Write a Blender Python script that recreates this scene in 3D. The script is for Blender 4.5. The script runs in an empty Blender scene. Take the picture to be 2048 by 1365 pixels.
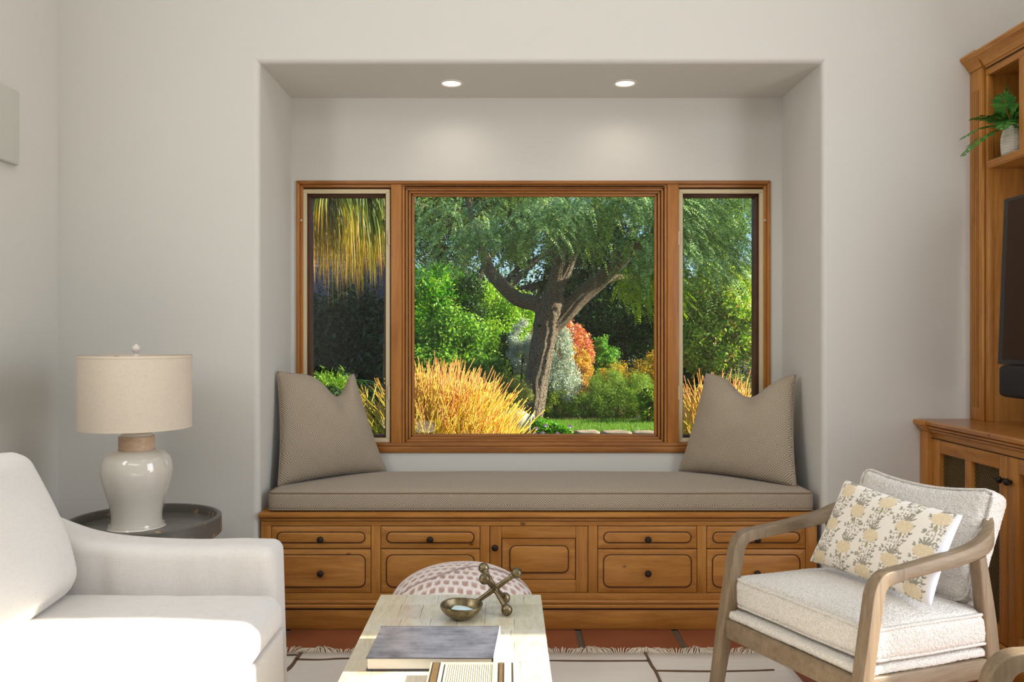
import bpy, bmesh, math, random
import numpy as np
from mathutils import Vector, Matrix, noise
PI = math.pi
random.seed(7)
RNG = np.random.default_rng(7)
scene = bpy.context.scene
COL = scene.collection

# ------------------------------------------------------------------ camera
F = 1640.0; CX = 1015.0; CY = 676.0; EYE = 1.17
cam = bpy.data.cameras.new('camera'); camo = bpy.data.objects.new('camera', cam); COL.objects.link(camo)
camo.location = (0, 0, EYE); camo.rotation_euler = (PI/2, 0, 0)
cam.sensor_width = 36.0; cam.lens = F/2048*36.0
cam.shift_x = (1024-CX)/2048; cam.shift_y = (CY-682.5)/2048
cam.clip_start = 0.05; cam.clip_end = 200
scene.camera = camo

# ------------------------------------------------------------------ world, sun, lights, exposure
w = bpy.data.worlds.new('sky'); scene.world = w; w.use_nodes = True
nt = w.node_tree; nt.nodes.clear()
wo = nt.nodes.new('ShaderNodeOutputWorld'); bg = nt.nodes.new('ShaderNodeBackground'); sk = nt.nodes.new('ShaderNodeTexSky')
sk.sky_type = 'NISHITA'; sk.sun_disc = False; sk.sun_elevation = math.radians(28); sk.sun_rotation = math.radians(90)
sk.air_density = 1.3; sk.dust_density = 0.6; sk.ozone_density = 2.0
bg.inputs['Strength'].default_value = 0.20
tint = nt.nodes.new('ShaderNodeMix'); tint.data_type = 'RGBA'; tint.blend_type = 'MULTIPLY'; tint.inputs[0].default_value = 1.0; tint.inputs[7].default_value = (0.72, 0.90, 1.25, 1)
nt.links.new(sk.outputs[0], tint.inputs[6]); nt.links.new(tint.outputs[2], bg.inputs[0]); nt.links.new(bg.outputs[0], wo.inputs[0])

def light(name, kind, loc, energy, color=(1, 1, 1), direction=None, **kw):
    l = bpy.data.lights.new(name, kind); l.energy = energy; l.color = color
    for k, v in kw.items(): setattr(l, k, v)
    o = bpy.data.objects.new(name, l); COL.objects.link(o); o.location = loc
    if direction is not None: o.rotation_euler = Vector(direction).to_track_quat('-Z', 'Y').to_euler()
    return o
light('sun', 'SUN', (8, 2, 6), 13.0, (1.0, 0.93, 0.80), (-1.0, -0.025, -0.53), angle=math.radians(0.6))
light('patio_daylight', 'AREA', (2.10, 1.42, 1.3), 37, (0.96, 0.98, 1.0), (-1, 0.12, -0.05), shape='RECTANGLE', size=1.2, size_y=2.1)
light('rear_fill_light', 'AREA', (0.0, -2.45, 3.62), 30, (0.96, 0.985, 1.0), (0.0, 1, -0.30), shape='RECTANGLE', size=3.6, size_y=0.9)  # added fill high behind the camera; the rear wall has no window
light('overhead_fill_light', 'AREA', (0.35, 1.5, 4.12), 28, (0.97, 0.985, 1.0), (0, 0.12, -1), shape='RECTANGLE', size=2.4, size_y=1.6)  # added overhead fill for floor and rug, not a lamp of the room
light('left_fill_light', 'AREA', (-1.76, 1.42, 2.0), 18, (0.97, 0.985, 1.0), (1, 0.06, -0.05), shape='RECTANGLE', size=0.75, size_y=1.2)  # added fill from the left for the niche; that wall has no window
scene.view_settings.view_transform = 'Standard'; scene.view_settings.look = 'None'
scene.view_settings.gamma = 1.0; scene.view_settings.exposure = 0.0
try: scene.view_settings.use_curve_mapping = False
except Exception: pass

# ------------------------------------------------------------------ helpers
def lin(c):
    return tuple(((v/255)/12.92 if v/255 <= 0.04045 else ((v/255+0.055)/1.055)**2.4) for v in c)
def C(r, g, b, k=1.0):
    return tuple(min(0.95, v*k) for v in lin((r, g, b))) + (1.0,)
def pt(px, py, D):
    return Vector(((px-CX)*D/F, D, EYE-(py-CY)*D/F))
def X(px, D): return (px-CX)*D/F
def Z(py, D): return EYE-(py-CY)*D/F
def Dx(px, x): return x*F/(px-CX)

class N:
    def __init__(s, name, rough=0.6, spec=0.4):
        s.m = bpy.data.materials.new(name); s.m.use_nodes = True; s.nt = s.m.node_tree
        s.b = s.nt.nodes['Principled BSDF']; s.b.inputs['Roughness'].default_value = rough
        s.b.inputs['Specular IOR Level'].default_value = spec
        s.out = s.nt.nodes['Material Output']; s.tc = None
    def n(s, t, **kw):
        nd = s.nt.nodes.new(t)
        for k, v in kw.items():
            if k.startswith('i_'):
                key = k[2:]; key = int(key) if key.isdigit() else key.replace('_', ' ')
                s.set(nd.inputs[key], v)
            else: setattr(nd, k, v)
        return nd
    def set(s, sock, v):
        if isinstance(v, bpy.types.NodeSocket): s.nt.links.new(v, sock)
        elif isinstance(v, bpy.types.Node): s.nt.links.new(v.outputs[0], sock)
        else: sock.default_value = v
    def co(s, kind='Object'):
        if s.tc is None: s.tc = s.n('ShaderNodeTexCoord')
        return s.tc.outputs[kind]
    def math(s, op, a, b=None, c=None):
        nd = s.n('ShaderNodeMath', operation=op); s.set(nd.inputs[0], a)
        if b is not None: s.set(nd.inputs[1], b)
        if c is not None: s.set(nd.inputs[2], c)
        return nd.outputs[0]
    def map(s, vec, scale=(1, 1, 1), rot=(0, 0, 0), loc=(0, 0, 0)):
        nd = s.n('ShaderNodeMapping'); s.set(nd.inputs[0], vec)
        s.set(nd.inputs['Scale'], scale); s.set(nd.inputs['Rotation'], rot); s.set(nd.inputs['Location'], loc)
        return nd.outputs[0]
    def noise(s, vec, scale, detail=3, rough=0.55, dist=0.0):
        nd = s.n('ShaderNodeTexNoise'); s.set(nd.inputs['Vector'], vec); nd.inputs['Scale'].default_value = scale
        nd.inputs['Detail'].default_value = detail; nd.inputs['Roughness'].default_value = rough; nd.inputs['Distortion'].default_value = dist
        return nd.outputs[0]
    def ramp(s, fac, stops, interp='LINEAR'):
        nd = s.n('ShaderNodeValToRGB'); s.set(nd.inputs[0], fac); r = nd.color_ramp; r.interpolation = interp
        while len(r.elements) < len(stops): r.elements.new(0.5)
        for e, (p, c) in zip(r.elements, stops):
            e.position = p; e.color = c if len(c) == 4 else tuple(c)+(1,)
        return nd.outputs[0]
    def mix(s, fac, a, b, mode='MIX'):
        nd = s.n('ShaderNodeMix', data_type='RGBA', blend_type=mode)
        s.set(nd.inputs[0], fac); s.set(nd.inputs[6], a); s.set(nd.inputs[7], b); return nd.outputs[2]
    def bump(s, h, strength=0.3, dist=0.01):
        nd = s.n('ShaderNodeBump'); s.set(nd.inputs['Height'], h); nd.inputs['Strength'].default_value = strength
        nd.inputs['Distance'].default_value = dist; s.nt.links.new(nd.outputs[0], s.b.inputs['Normal'])
    def color(s, v): s.set(s.b.inputs['Base Color'], v)
    def rnd(s):
        return s.n('ShaderNodeObjectInfo').outputs['Random']

def m_plain(name, col, rough=0.6, spec=0.4, metal=0.0, nscale=None, nstr=0.1, var=0.0, vscale=4.0):
    m = N(name, rough, spec); m.b.inputs['Metallic'].default_value = metal
    if var > 0:
        f = m.noise(m.co(), vscale, 4)
        m.color(m.mix(m.ramp(f, [(0.3, (0, 0, 0, 1)), (0.7, (1, 1, 1, 1))]), tuple(c*(1-var) for c in col[:3])+(1,), tuple(min(1, c*(1+var)) for c in col[:3])+(1,)))
    else: m.color(col)
    if nscale: m.bump(m.noise(m.co(), nscale, 3), nstr, 0.004)
    return m.m

def m_wood(name, light_c, dark_c, axis=0, rough=0.38, scale=1.0, knots=True, contrast=1.0):
    m = N(name, rough, 0.45)
    off = m.n('ShaderNodeVectorMath', operation='SCALE'); comb = m.n('ShaderNodeCombineXYZ')
    r = m.rnd(); m.set(comb.inputs[0], r); m.set(comb.inputs[1], m.math('MULTIPLY', r, 3.7)); m.set(comb.inputs[2], m.math('MULTIPLY', r, 7.1))
    m.set(off.inputs[0], comb.outputs[0]); off.inputs['Scale'].default_value = 5.0
    add = m.n('ShaderNodeVectorMath', operation='ADD'); m.set(add.inputs[0], m.co()); m.set(add.inputs[1], off.outputs[0])
    sc = [14*scale]*3; sc[axis] = 1.3*scale
    v = m.map(add.outputs[0], tuple(sc))
    g = m.noise(v, 2.2, 6, 0.62, 0.7)
    fine = m.noise(m.map(add.outputs[0], tuple(6*s for s in sc)), 2.0, 3, 0.6)
    big = m.noise(add.outputs[0], 2.3, 2)
    c1 = m.mix(m.ramp(g, [(0.32, (0, 0, 0, 1)), (0.66, (1, 1, 1, 1))]), dark_c, light_c)
    c1 = m.mix(m.math('MULTIPLY', m.ramp(fine, [(0.45, (0, 0, 0, 1)), (0.75, (1, 1, 1, 1))]), 0.30*contrast), c1, tuple(c*0.55 for c in dark_c[:3])+(1,))
    c1 = m.mix(m.math('MULTIPLY', big, 0.45), c1, tuple(c*0.8 for c in light_c[:3])+(1,))
    if knots:
        sk_ = [5.0]*3; sk_[axis] = 3.0
        vo = m.n('ShaderNodeTexVoronoi'); m.set(vo.inputs['Vector'], m.map(add.outputs[0], tuple(sk_))); vo.inputs['Scale'].default_value = 1.15
        k = m.ramp(vo.outputs['Distance'], [(0.0, (1, 1, 1, 1)), (0.025, (0.85, 0.85, 0.85, 1)), (0.05, (0, 0, 0, 1))])
        c1 = m.mix(m.math('MULTIPLY', k, 0.85), c1, tuple(c*0.22 for c in dark_c[:3])+(1,))
    m.color(c1); m.bump(fine, 0.12, 0.002)
    return m.m

def m_leaf(name, cols, trans=0.35, rough=0.5, attr=None, attr_cols=None, spec=0.35):
    """foliage: a colour per leaf; attr = per-vertex growth colour (0 base .. 1 tip)"""
    m = N(name, rough, spec)
    geo = m.n('ShaderNodeNewGeometry')
    c = m.ramp(geo.outputs['Random Per Island'], [(i/max(1, len(cols)-1), cc) for i, cc in enumerate(cols)])
    if attr:
        a = m.n('ShaderNodeAttribute', attribute_name=attr)
        c2 = m.ramp(a.outputs['Fac'], [(p, cc) for p, cc in attr_cols])
        c = m.mix(0.72, c, c2)
    m.color(c)
    tr = m.n('ShaderNodeBsdfTranslucent'); m.set(tr.inputs[0], m.mix(1.0, c, (1.0, 1.0, 0.45, 1), 'MULTIPLY'))
    mx = m.n('ShaderNodeMixShader'); mx.inputs[0].default_value = trans
    m.set(mx.inputs[1], m.b.outputs[0]); m.set(mx.inputs[2], tr.outputs[0]); m.nt.links.new(mx.outputs[0], m.out.inputs[0])
    return m.m

def setp(o, label=None, cat=None, group=None, kind=None):
    if label: o['label'] = label
    if cat: o['category'] = cat
    if group: o['group'] = group
    if kind: o['kind'] = kind
    return o

def attach(o, parent):
    if parent is not None:
        o.parent = parent
        o.matrix_parent_inverse = Matrix.Translation(-parent.location) if parent.type == 'EMPTY' else Matrix.Identity(4)
    return o

def thing(name, label, cat, loc=(0, 0, 0), group=None):
    o = bpy.data.objects.new(name, None); COL.objects.link(o); o.location = loc; o.empty_display_size = 0.05
    return setp(o, label, cat, group)

def obj(name, verts, faces, mat, parent=None, smooth=False, uv=None, col=None, attrname='tip', sharp=None):
    me = bpy.data.meshes.new(name)
    me.from_pydata([tuple(v) for v in verts], [], [tuple(f) for f in faces])
    if smooth: me.shade_smooth()
    if smooth and sharp: me.set_sharp_from_angle(angle=math.radians(sharp))
    if uv is not None:
        ul = me.uv_layers.new(name='UVMap'); vi = np.empty(len(me.loops), dtype=np.int32); me.loops.foreach_get('vertex_index', vi)
        ul.data.foreach_set('uv', np.asarray(uv, dtype=np.float32)[vi].ravel())
    if col is not None:
        a = me.color_attributes.new(attrname, 'FLOAT_COLOR', 'POINT'); c = np.asarray(col, dtype=np.float32)
        if c.ndim == 1: c = np.stack([c, c, c, np.ones_like(c)], 1)
        elif c.shape[1] == 3: c = np.concatenate([c, np.ones((len(c), 1), np.float32)], 1)
        a.data.foreach_set('color', c.ravel())
    if mat: me.materials.append(mat)
    o = bpy.data.objects.new(name, me); COL.objects.link(o)
    return attach(o, parent)

def npobj(name, V, loops, fsize, mat, parent=None, attr=None, smooth=False):
    """fast mesh: V (n,3), loops flat ints, constant face size"""
    me = bpy.data.meshes.new(name); nf = len(loops)//fsize
    me.vertices.add(len(V)); me.vertices.foreach_set('co', np.asarray(V, np.float32).ravel())
    me.loops.add(len(loops)); me.loops.foreach_set('vertex_index', np.asarray(loops, np.int32))
    me.polygons.add(nf); me.polygons.foreach_set('loop_start', np.arange(nf, dtype=np.int32)*fsize)
    if smooth: me.polygons.foreach_set('use_smooth', np.ones(nf, bool))
    me.update(calc_edges=True)
    if attr is not None:
        a = me.color_attributes.new('tip', 'FLOAT_COLOR', 'POINT'); c = np.asarray(attr, np.float32)
        a.data.foreach_set('color', np.stack([c, c, c, np.ones_like(c)], 1).ravel())
    me.materials.append(mat)
    o = bpy.data.objects.new(name, me); COL.objects.link(o)
    return attach(o, parent)

BOXF = [(0, 3, 2, 1), (4, 5, 6, 7), (0, 1, 5, 4), (1, 2, 6, 5), (2, 3, 7, 6), (3, 0, 4, 7)]
def boxv(x0, x1, y0, y1, z0, z1):
    return [(x0, y0, z0), (x1, y0, z0), (x1, y1, z0), (x0, y1, z0), (x0, y0, z1), (x1, y0, z1), (x1, y1, z1), (x0, y1, z1)]
def box(name, x0, x1, y0, y1, z0, z1, mat, parent=None, bevel=0.0, seg=2):
    return poly(name, boxv(x0, x1, y0, y1, z0, z1), BOXF, mat, parent, bevel, seg)
def poly(name, verts, faces, mat, parent=None, bevel=0.0, seg=2, ang=30):
    if bevel <= 0: return obj(name, verts, faces, mat, parent)
    bm = bmesh.new(); vs = [bm.verts.new(v) for v in verts]
    for f in faces: bm.faces.new([vs[i] for i in f])
    bmesh.ops.recalc_face_normals(bm, faces=bm.faces)
    es = [e for e in bm.edges if len(e.link_faces) == 2 and e.calc_face_angle(0) > math.radians(ang)]
    bmesh.ops.bevel(bm, geom=es, offset=bevel, segments=seg, affect='EDGES', profile=0.5, clamp_overlap=True)
    me = bpy.data.meshes.new(name); bm.to_mesh(me); bm.free(); me.shade_smooth(); me.set_sharp_from_angle(angle=math.radians(40))
    me.materials.append(mat); o = bpy.data.objects.new(name, me); COL.objects.link(o)
    return attach(o, parent)
def boxes(name, lst, mat, parent=None):
    V = []; Fc = []
    for b in lst:
        k = len(V); V += boxv(*b); Fc += [tuple(i+k for i in f) for f in BOXF]
    return obj(name, V, Fc, mat, parent)
def extrude(name, prof, axis, a, b, mat, parent=None, bevel=0.0, seg=2, smooth=False):
    """prof: 2D polygon in the plane of the two other axes (x: (y,z); y: (x,z); z: (x,y))"""
    def mk(p, t):
        return (t, p[0], p[1]) if axis == 'x' else ((p[0], t, p[1]) if axis == 'y' else (p[0], p[1], t))
    n = len(prof); V = [mk(p, a) for p in prof]+[mk(p, b) for p in prof]
    Fc = [tuple(range(n)), tuple(range(2*n-1, n-1, -1))]+[(i, (i+1) % n, n+(i+1) % n, n+i) for i in range(n)]
    bm = bmesh.new(); vs = [bm.verts.new(v) for v in V]
    for f in Fc: bm.faces.new([vs[i] for i in f])
    bmesh.ops.recalc_face_normals(bm, faces=bm.faces)
    if bevel > 0:
        es = [e for e in bm.edges if e.calc_face_angle(0) > math.radians(50)]
        bmesh.ops.bevel(bm, geom=es, offset=bevel, segments=seg, affect='EDGES', profile=0.5, clamp_overlap=True)
    me = bpy.data.meshes.new(name); bm.to_mesh(me); bm.free()
    if smooth or bevel > 0: me.shade_smooth(); me.set_sharp_from_angle(angle=math.radians(38))
    me.materials.append(mat); o = bpy.data.objects.new(name, me); COL.objects.link(o)
    return attach(o, parent)
def lathe(name, prof, c, mat, parent=None, seg=48, sharp=35, fn=None):
    V = []; Fc = []; n = len(prof)
    for i in range(seg):
        a = 2*PI*i/seg
        for j, (r, z) in enumerate(prof):
            rr, zz = (r, z) if fn is None else fn(a, j, r, z)
            V.append((c[0]+rr*math.cos(a), c[1]+rr*math.sin(a), c[2]+zz))
    for i in range(seg):
        k = (i+1) % seg
        for j in range(n-1): Fc.append((i*n+j, k*n+j, k*n+j+1, i*n+j+1))
    return obj(name, V, Fc, mat, parent, True, sharp=sharp)
def catmull(P, n):
    P = [Vector(p) for p in P]; out = []
    Q = [2*P[0]-P[1]]+P+[2*P[-1]-P[-2]]
    for i in range(1, len(Q)-2):
        for k in range(n):
            t = k/n; a, b, c_, d = Q[i-1], Q[i], Q[i+1], Q[i+2]
            out.append(0.5*((2*b)+(-a+c_)*t+(2*a-5*b+4*c_-d)*t*t+(-a+3*b-3*c_+d)*t**3))
    out.append(P[-1]); return out
def frames(P):
    T = [(P[min(i+1, len(P)-1)]-P[max(i-1, 0)]).normalized() for i in range(len(P))]; return T
def tube(name, P, R, mat, parent=None, seg=10, disp=None, raw=False):
    P = [Vector(p) for p in P]; T = frames(P); up = Vector((0, 0, 1)) if abs(T[0].z) < 0.9 else Vector((0, 1, 0))
    V = []; Fc = []; u = up.cross(T[0]).normalized()
    for i, p in enumerate(P):
        u = (u-T[i]*u.dot(T[i])).normalized(); v = T[i].cross(u)
        r = R[i] if hasattr(R, '__len__') else R
        for k in range(seg):
            a = 2*PI*k/seg; rr = r if disp is None else disp(i, k, a, r)
            V.append(p+u*(rr*math.cos(a))+v*(rr*math.sin(a)))
    for i in range(len(P)-1):
        for k in range(seg): Fc.append((i*seg+k, i*seg+(k+1) % seg, (i+1)*seg+(k+1) % seg, (i+1)*seg+k))
    Fc.append(tuple(range(seg-1, -1, -1))); Fc.append(tuple(range((len(P)-1)*seg, len(P)*seg)))
    if raw: return V, Fc
    return obj(name, V, Fc, mat, parent, True, sharp=60)
def beam(name, P, W, H, mat, parent=None, up=(0, 0, 1), r=0.25):
    """rounded-rectangle bar along a path; W across, H along up; lists or numbers; up may be a list"""
    P = [Vector(p) for p in P]; T = frames(P); V = []; Fc = []
    sec = []
    for sx, sy in ((1, 1), (-1, 1), (-1, -1), (1, -1)):
        for a in (0, 45, 90):
            aa = math.radians(a+{(1, 1): 0, (-1, 1): 90, (-1, -1): 180, (1, -1): 270}[(sx, sy)])
            sec.append((sx, sy, math.cos(aa), math.sin(aa)))
    n = len(sec)
    for i, p in enumerate(P):
        U = Vector(up[i] if isinstance(up, list) else up); w_ = (W[i] if hasattr(W, '__len__') else W)/2; h_ = (H[i] if hasattr(H, '__len__') else H)/2
        side = T[i].cross(U).normalized(); U = side.cross(T[i]).normalized(); rr = r*min(w_, h_)*2*0.5
        for sx, sy, ca, sa in sec:
            V.append(p+side*(sx*(w_-rr)+ca*rr)+U*(sy*(h_-rr)+sa*rr))
    for i in range(len(P)-1):
        for k in range(n): Fc.append((i*n+k, i*n+(k+1) % n, (i+1)*n+(k+1) % n, (i+1)*n+k))
    Fc.append(tuple(range(n-1, -1, -1))); Fc.append(tuple(range((len(P)-1)*n, len(P)*n)))
    return obj(name, V, Fc, mat, parent, True, sharp=50)
def sphere(name, c, r, mat, parent=None, seg=20, rings=12, sc=(1, 1, 1)):
    V = [(c[0], c[1], c[2]+r*sc[2])]; Fc = []
    for j in range(1, rings):
        t = PI*j/rings
        for i in range(seg):
            a = 2*PI*i/seg; V.append((c[0]+r*sc[0]*math.sin(t)*math.cos(a), c[1]+r*sc[1]*math.sin(t)*math.sin(a), c[2]+r*sc[2]*math.cos(t)))
    V.append((c[0], c[1], c[2]-r*sc[2])); L = len(V)-1
    for i in range(seg): Fc.append((0, 1+i, 1+(i+1) % seg)); Fc.append((L, L-1-i, L-1-(i+1) % seg))
    for j in range(rings-2):
        for i in range(seg): a = 1+j*seg; Fc.append((a+i, a+seg+i, a+seg+(i+1) % seg, a+(i+1) % seg))
    return obj(name, V, Fc, mat, parent, True)

def rbox_pts(n=(24, 24, 8)):
    """surface grid of a unit cube -1..1"""
    V = {}; Fc = []; L = []
    def vid(p):
        k = tuple(round(a, 6) for a in p)
        if k not in V: V[k] = len(L); L.append(k)
        return V[k]
    for ax in range(3):
        a, b = [(1, 2), (2, 0), (0, 1)][ax]
        for s in (-1, 1):
            for i in range(n[a]):
                for j in range(n[b]):
                    q = []
                    for di, dj in ((0, 0), (1, 0), (1, 1), (0, 1)):
                        p = [0, 0, 0]; p[ax] = s; p[a] = -1+2*(i+di)/n[a]; p[b] = -1+2*(j+dj)/n[b]; q.append(vid(p))
                    Fc.append(tuple(q if s > 0 else q[::-1]))
    return L, Fc
def cushion(name, x0, x1, y0, y1, z0, z1, mat, parent=None, r=0.03, crown=0.02, belly=0.0, n=(30, 30, 8), nz=0.0, nsc=6, M=None, deform=None, fuzz=0.0, side=0.0, smooth=True):
    L, Fc = rbox_pts(n); cx, cy, cz = (x0+x1)/2, (y0+y1)/2, (z0+z1)/2; hx, hy, hz = (x1-x0)/2, (y1-y0)/2, (z1-z0)/2
    V = []; UV = []
    for p in L:
        q = Vector((p[0]*hx, p[1]*hy, p[2]*hz)); c = Vector((max(-hx+r, min(hx-r, q.x)), max(-hy+r, min(hy-r, q.y)), max(-hz+r, min(hz-r, q.z))))
        d = q-c
        if d.length > 1e-6: q = c+d.normalized()*r
        a = (1-min(1, abs(p[0]))**2.6)*(1-min(1, abs(p[1]))**2.6); cz_ = (1-p[2]**2)
        q.z += (crown if p[2] > 0 else belly)*a*p[2]
        if side: q.x += side*cz_*p[0]*(1-p[1]**2); q.y += side*cz_*p[1]*(1-p[0]**2)
        w_ = Vector((cx, cy, cz))+q
        UV.append((w_.x, w_.z+(w_.y-y0)))
        if deform: w_ = deform(w_, p)
        if nz:
            w_ = w_+Vector((noise.noise(w_*nsc), noise.noise(w_*nsc+Vector((9, 3, 1))), noise.noise(w_*nsc+Vector((2, 7, 5)))))*nz
        if fuzz: w_ = w_+Vector((noise.noise(w_*160), noise.noise(w_*160+Vector((9, 3, 1))), noise.noise(w_*160+Vector((2, 7, 5)))))*fuzz
        if M is not None: w_ = M @ w_
        V.append(w_)
    return obj(name, V, Fc, mat, parent, smooth, uv=UV)
def loop_tube(name, P, r, mat, parent=None, seg=6):
    P = list(P); n = len(P); P = [Vector(p) for p in P]; V = []; Fc = []
    for i, p in enumerate(P):
        T = (P[(i+1) % n]-P[i-1]).normalized(); U = Vector((0, 0, 1)) if abs(T.z) < 0.8 else Vector((0, 1, 0))
        s = T.cross(U).normalized(); U = s.cross(T)
        for k in range(seg): a = 2*PI*k/seg; V.append(p+s*(r*math.cos(a))+U*(r*math.sin(a)))
    for i in range(n):
        for k in range(seg): Fc.append((i*seg+k, i*seg+(k+1) % seg, ((i+1) % n)*seg+(k+1) % seg, ((i+1) % n)*seg+k))
    return obj(name, V, Fc, mat, parent, True)

def pillow(name, BL, BR, TR, TL, T, mat, label, cat, group=None, chop=(0.0, 0.0, 0.2), n=(60, 60), pinch=0.06, pipe=None, colfn=None, attrname='print', matback=None, tuck=None, power=0.42, nz=0.004):
    """a throw pillow: front and back panels are parts' faces of one mesh; chop=(u0, depth, width)"""
    BL, BR, TR, TL = map(Vector, (BL, BR, TR, TL)); nu, nv = n
    base = (BL+BR)/2; root = thing(name, label, cat, base, group)
    W = ((BR-BL).length+(TR-TL).length)/2; Hh = ((TL-BL).length+(TR-BR).length)/2
    nrm = (BR-BL).cross(TL-BL).normalized()      # towards the viewer when BL,BR,TL are counter-clockwise seen from the front
    def P(u, v, s):
        uu = u*(1-pinch*(1-v*v)); vv = v*(1-pinch*(1-u*u))
        if chop[1]:
            g = math.exp(-((u-chop[0])/chop[2])**2)
            vv -= chop[1]*2/Hh*g*max(0, (v+0.2)/1.2)**1.6
        a, b = (uu+1)/2, (vv+1)/2
        p = BL*(1-a)*(1-b)+BR*a*(1-b)+TR*a*b+TL*(1-a)*b
        th = T*(max(0, (1-u*u)*(1-v*v)))**power
        if chop[1]: th *= 1-0.55*math.exp(-((u-chop[0])/(chop[2]*0.55))**2)*max(0, v)**1.2
        q = p+nrm*(th*s)
        k = nz*(1-max(abs(u), abs(v))**6)
        q += nrm*(noise.noise(q*9)*k*2*s)
        if tuck: q = tuck(q, u, v, s)
        return q
    for s, nm, mt in ((1, 'front_panel', mat), (-1, 'back_panel', matback or mat)):
        V = []; UV = []; Fc = []; CC = []
        for i in range(nu+1):
            u = math.sin(PI/2*(-1+2*i/nu)) if not colfn else -1+2*i/nu
            for j in range(nv+1):
                v = math.sin(PI/2*(-1+2*j/nv)) if not colfn else -1+2*j/nv
                V.append(P(u, v, s)); UV.append((u*W/2, v*Hh/2))
        for i in range(nu):
            for j in range(nv):
                q = (i*(nv+1)+j, (i+1)*(nv+1)+j, (i+1)*(nv+1)+j+1, i*(nv+1)+j+1); Fc.append(q if s > 0 else q[::-1])
        col = colfn(np.array(UV)) if (colfn and s > 0) else None
        obj(nm, V, Fc, mt, root, True, uv=UV, col=col, attrname=attrname)
    if pipe:
        E = [(t, -1) for t in np.linspace(-1, 1, 40)]+[(1, t) for t in np.linspace(-1, 1, 40)][1:]+[(t, 1) for t in np.linspace(1, -1, 40)][1:]+[(-1, t) for t in np.linspace(1, -1, 40)][1:-1]
        loop_tube('piping', [P(u, v, 0) for u, v in E], pipe, mat, root)
    return root

# ------------------------------------------------------------------ materials (shared)
def m_wall():
    m = N('warm_white_plaster', 0.85, 0.2)
    m.color(m.mix(m.noise(m.co(), 1.3, 3), C(207, 204, 197), C(211, 208, 201)))
    m.bump(m.noise(m.co(), 22, 4), 0.10, 0.006); return m.m
M_WALL = m_wall()
M_CEIL = m_plain('ceiling_paint', C(224, 221, 216), 0.9, 0.2, nscale=25, nstr=0.1)
PINE_L = C(194, 134, 62); PINE_D = C(152, 92, 32)
M_PX = m_wood('antique_pine_x', PINE_L, PINE_D, 0); M_PY = m_wood('antique_pine_y', PINE_L, PINE_D, 1); M_PZ = m_wood('antique_pine_z', PINE_L, PINE_D, 2)
M_TOPY = m_wood('pine_counter', C(184, 124, 62), C(146, 88, 38), 1, rough=0.22)
M_WINX = m_wood('window_pine_x', C(170, 110, 48), C(124, 72, 24), 0, rough=0.42, knots=False); M_WINZ = m_wood('window_pine_z', C(184, 122, 54), C(146, 88, 34), 2, rough=0.42, knots=False)
M_GLAZE = m_plain('dark_glaze', C(50, 27, 12), 0.6)
M_IRON = m_plain('dark_iron', C(48, 38, 32), 0.45, 0.5, metal=0.6, nscale=220, nstr=0.4)
M_OAKX = m_wood('weathered_oak_x', C(148, 127, 100), C(108, 90, 68), 0, rough=0.5, knots=False, scale=1.4)
M_OAKZ = m_wood('weathered_oak_z', C(148, 127, 100), C(108, 90, 68), 2, rough=0.5, knots=False, scale=1.4)
M_SCREEN = m_plain('cream_screen_frame', C(205, 188, 152), 0.55)
M_DSASH = m_plain('brown_sash', C(86, 54, 36), 0.5, var=0.15, vscale=20)
def m_diamond():
    m = N('taupe_diamond_weave', 0.9, 0.15)
    sep = m.n('ShaderNodeSeparateXYZ'); m.set(sep.inputs[0], m.co('UV'))
    def tri(s_, p): return m.math('ABSOLUTE', m.math('SUBTRACT', m.math('FRACT', m.math('DIVIDE', s_, p)), 0.5))
    d = m.math('ADD', tri(sep.outputs[0], 0.076), tri(sep.outputs[1], 0.076))
    st = m.math('FRACT', m.math('MULTIPLY', d, 8.0))
    line = m.ramp(st, [(0.0, (1, 1, 1, 1)), (0.30, (1, 1, 1, 1)), (0.40, (0, 0, 0, 1)), (0.92, (0, 0, 0, 1)), (1.0, (1, 1, 1, 1))])
    dash = m.math('GREATER_THAN', m.math('FRACT', m.math('MULTIPLY', sep.outputs[1], 1/0.0048)), 0.28)
    k = m.math('MULTIPLY', line, m.math('MULTIPLY_ADD', dash, 0.45, 0.45))
    base = m.mix(m.noise(m.co('UV'), 3.0, 2), C(186, 172, 152), C(174, 160, 141))
    m.color(m.mix(k, base, C(96, 80, 64)))
    m.bump(m.math('SUBTRACT', 1.0, k), 0.25, 0.0015)
    m.b.inputs['Sheen Weight'].default_value = 0.15
    return m.m
M_DIAM = m_diamond()
def m_linen(name, c1, c2, sc=450, st=0.2):
    m = N(name, 0.92, 0.15)
    wv = m.math('ADD', m.noise(m.map(m.co(), (1, 1, 0.12)), sc, 2), m.noise(m.map(m.co(), (0.12, 0.12, 1)), sc, 2))
    m.color(m.mix(m.ramp(wv, [(0.75, (0, 0, 0, 1)), (1.25, (1, 1, 1, 1))]), c1, c2))
    m.bump(wv, st, 0.0015); m.b.inputs['Sheen Weight'].default_value = 0.1
    return m.m
M_SOFA = m_linen('sofa_linen', C(212, 207, 200), C(219, 214, 208), 330, 0.08)
M_SHADE = m_linen('shade_linen', C(208, 193, 173), C(216, 202, 184), 420, 0.1)
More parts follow.
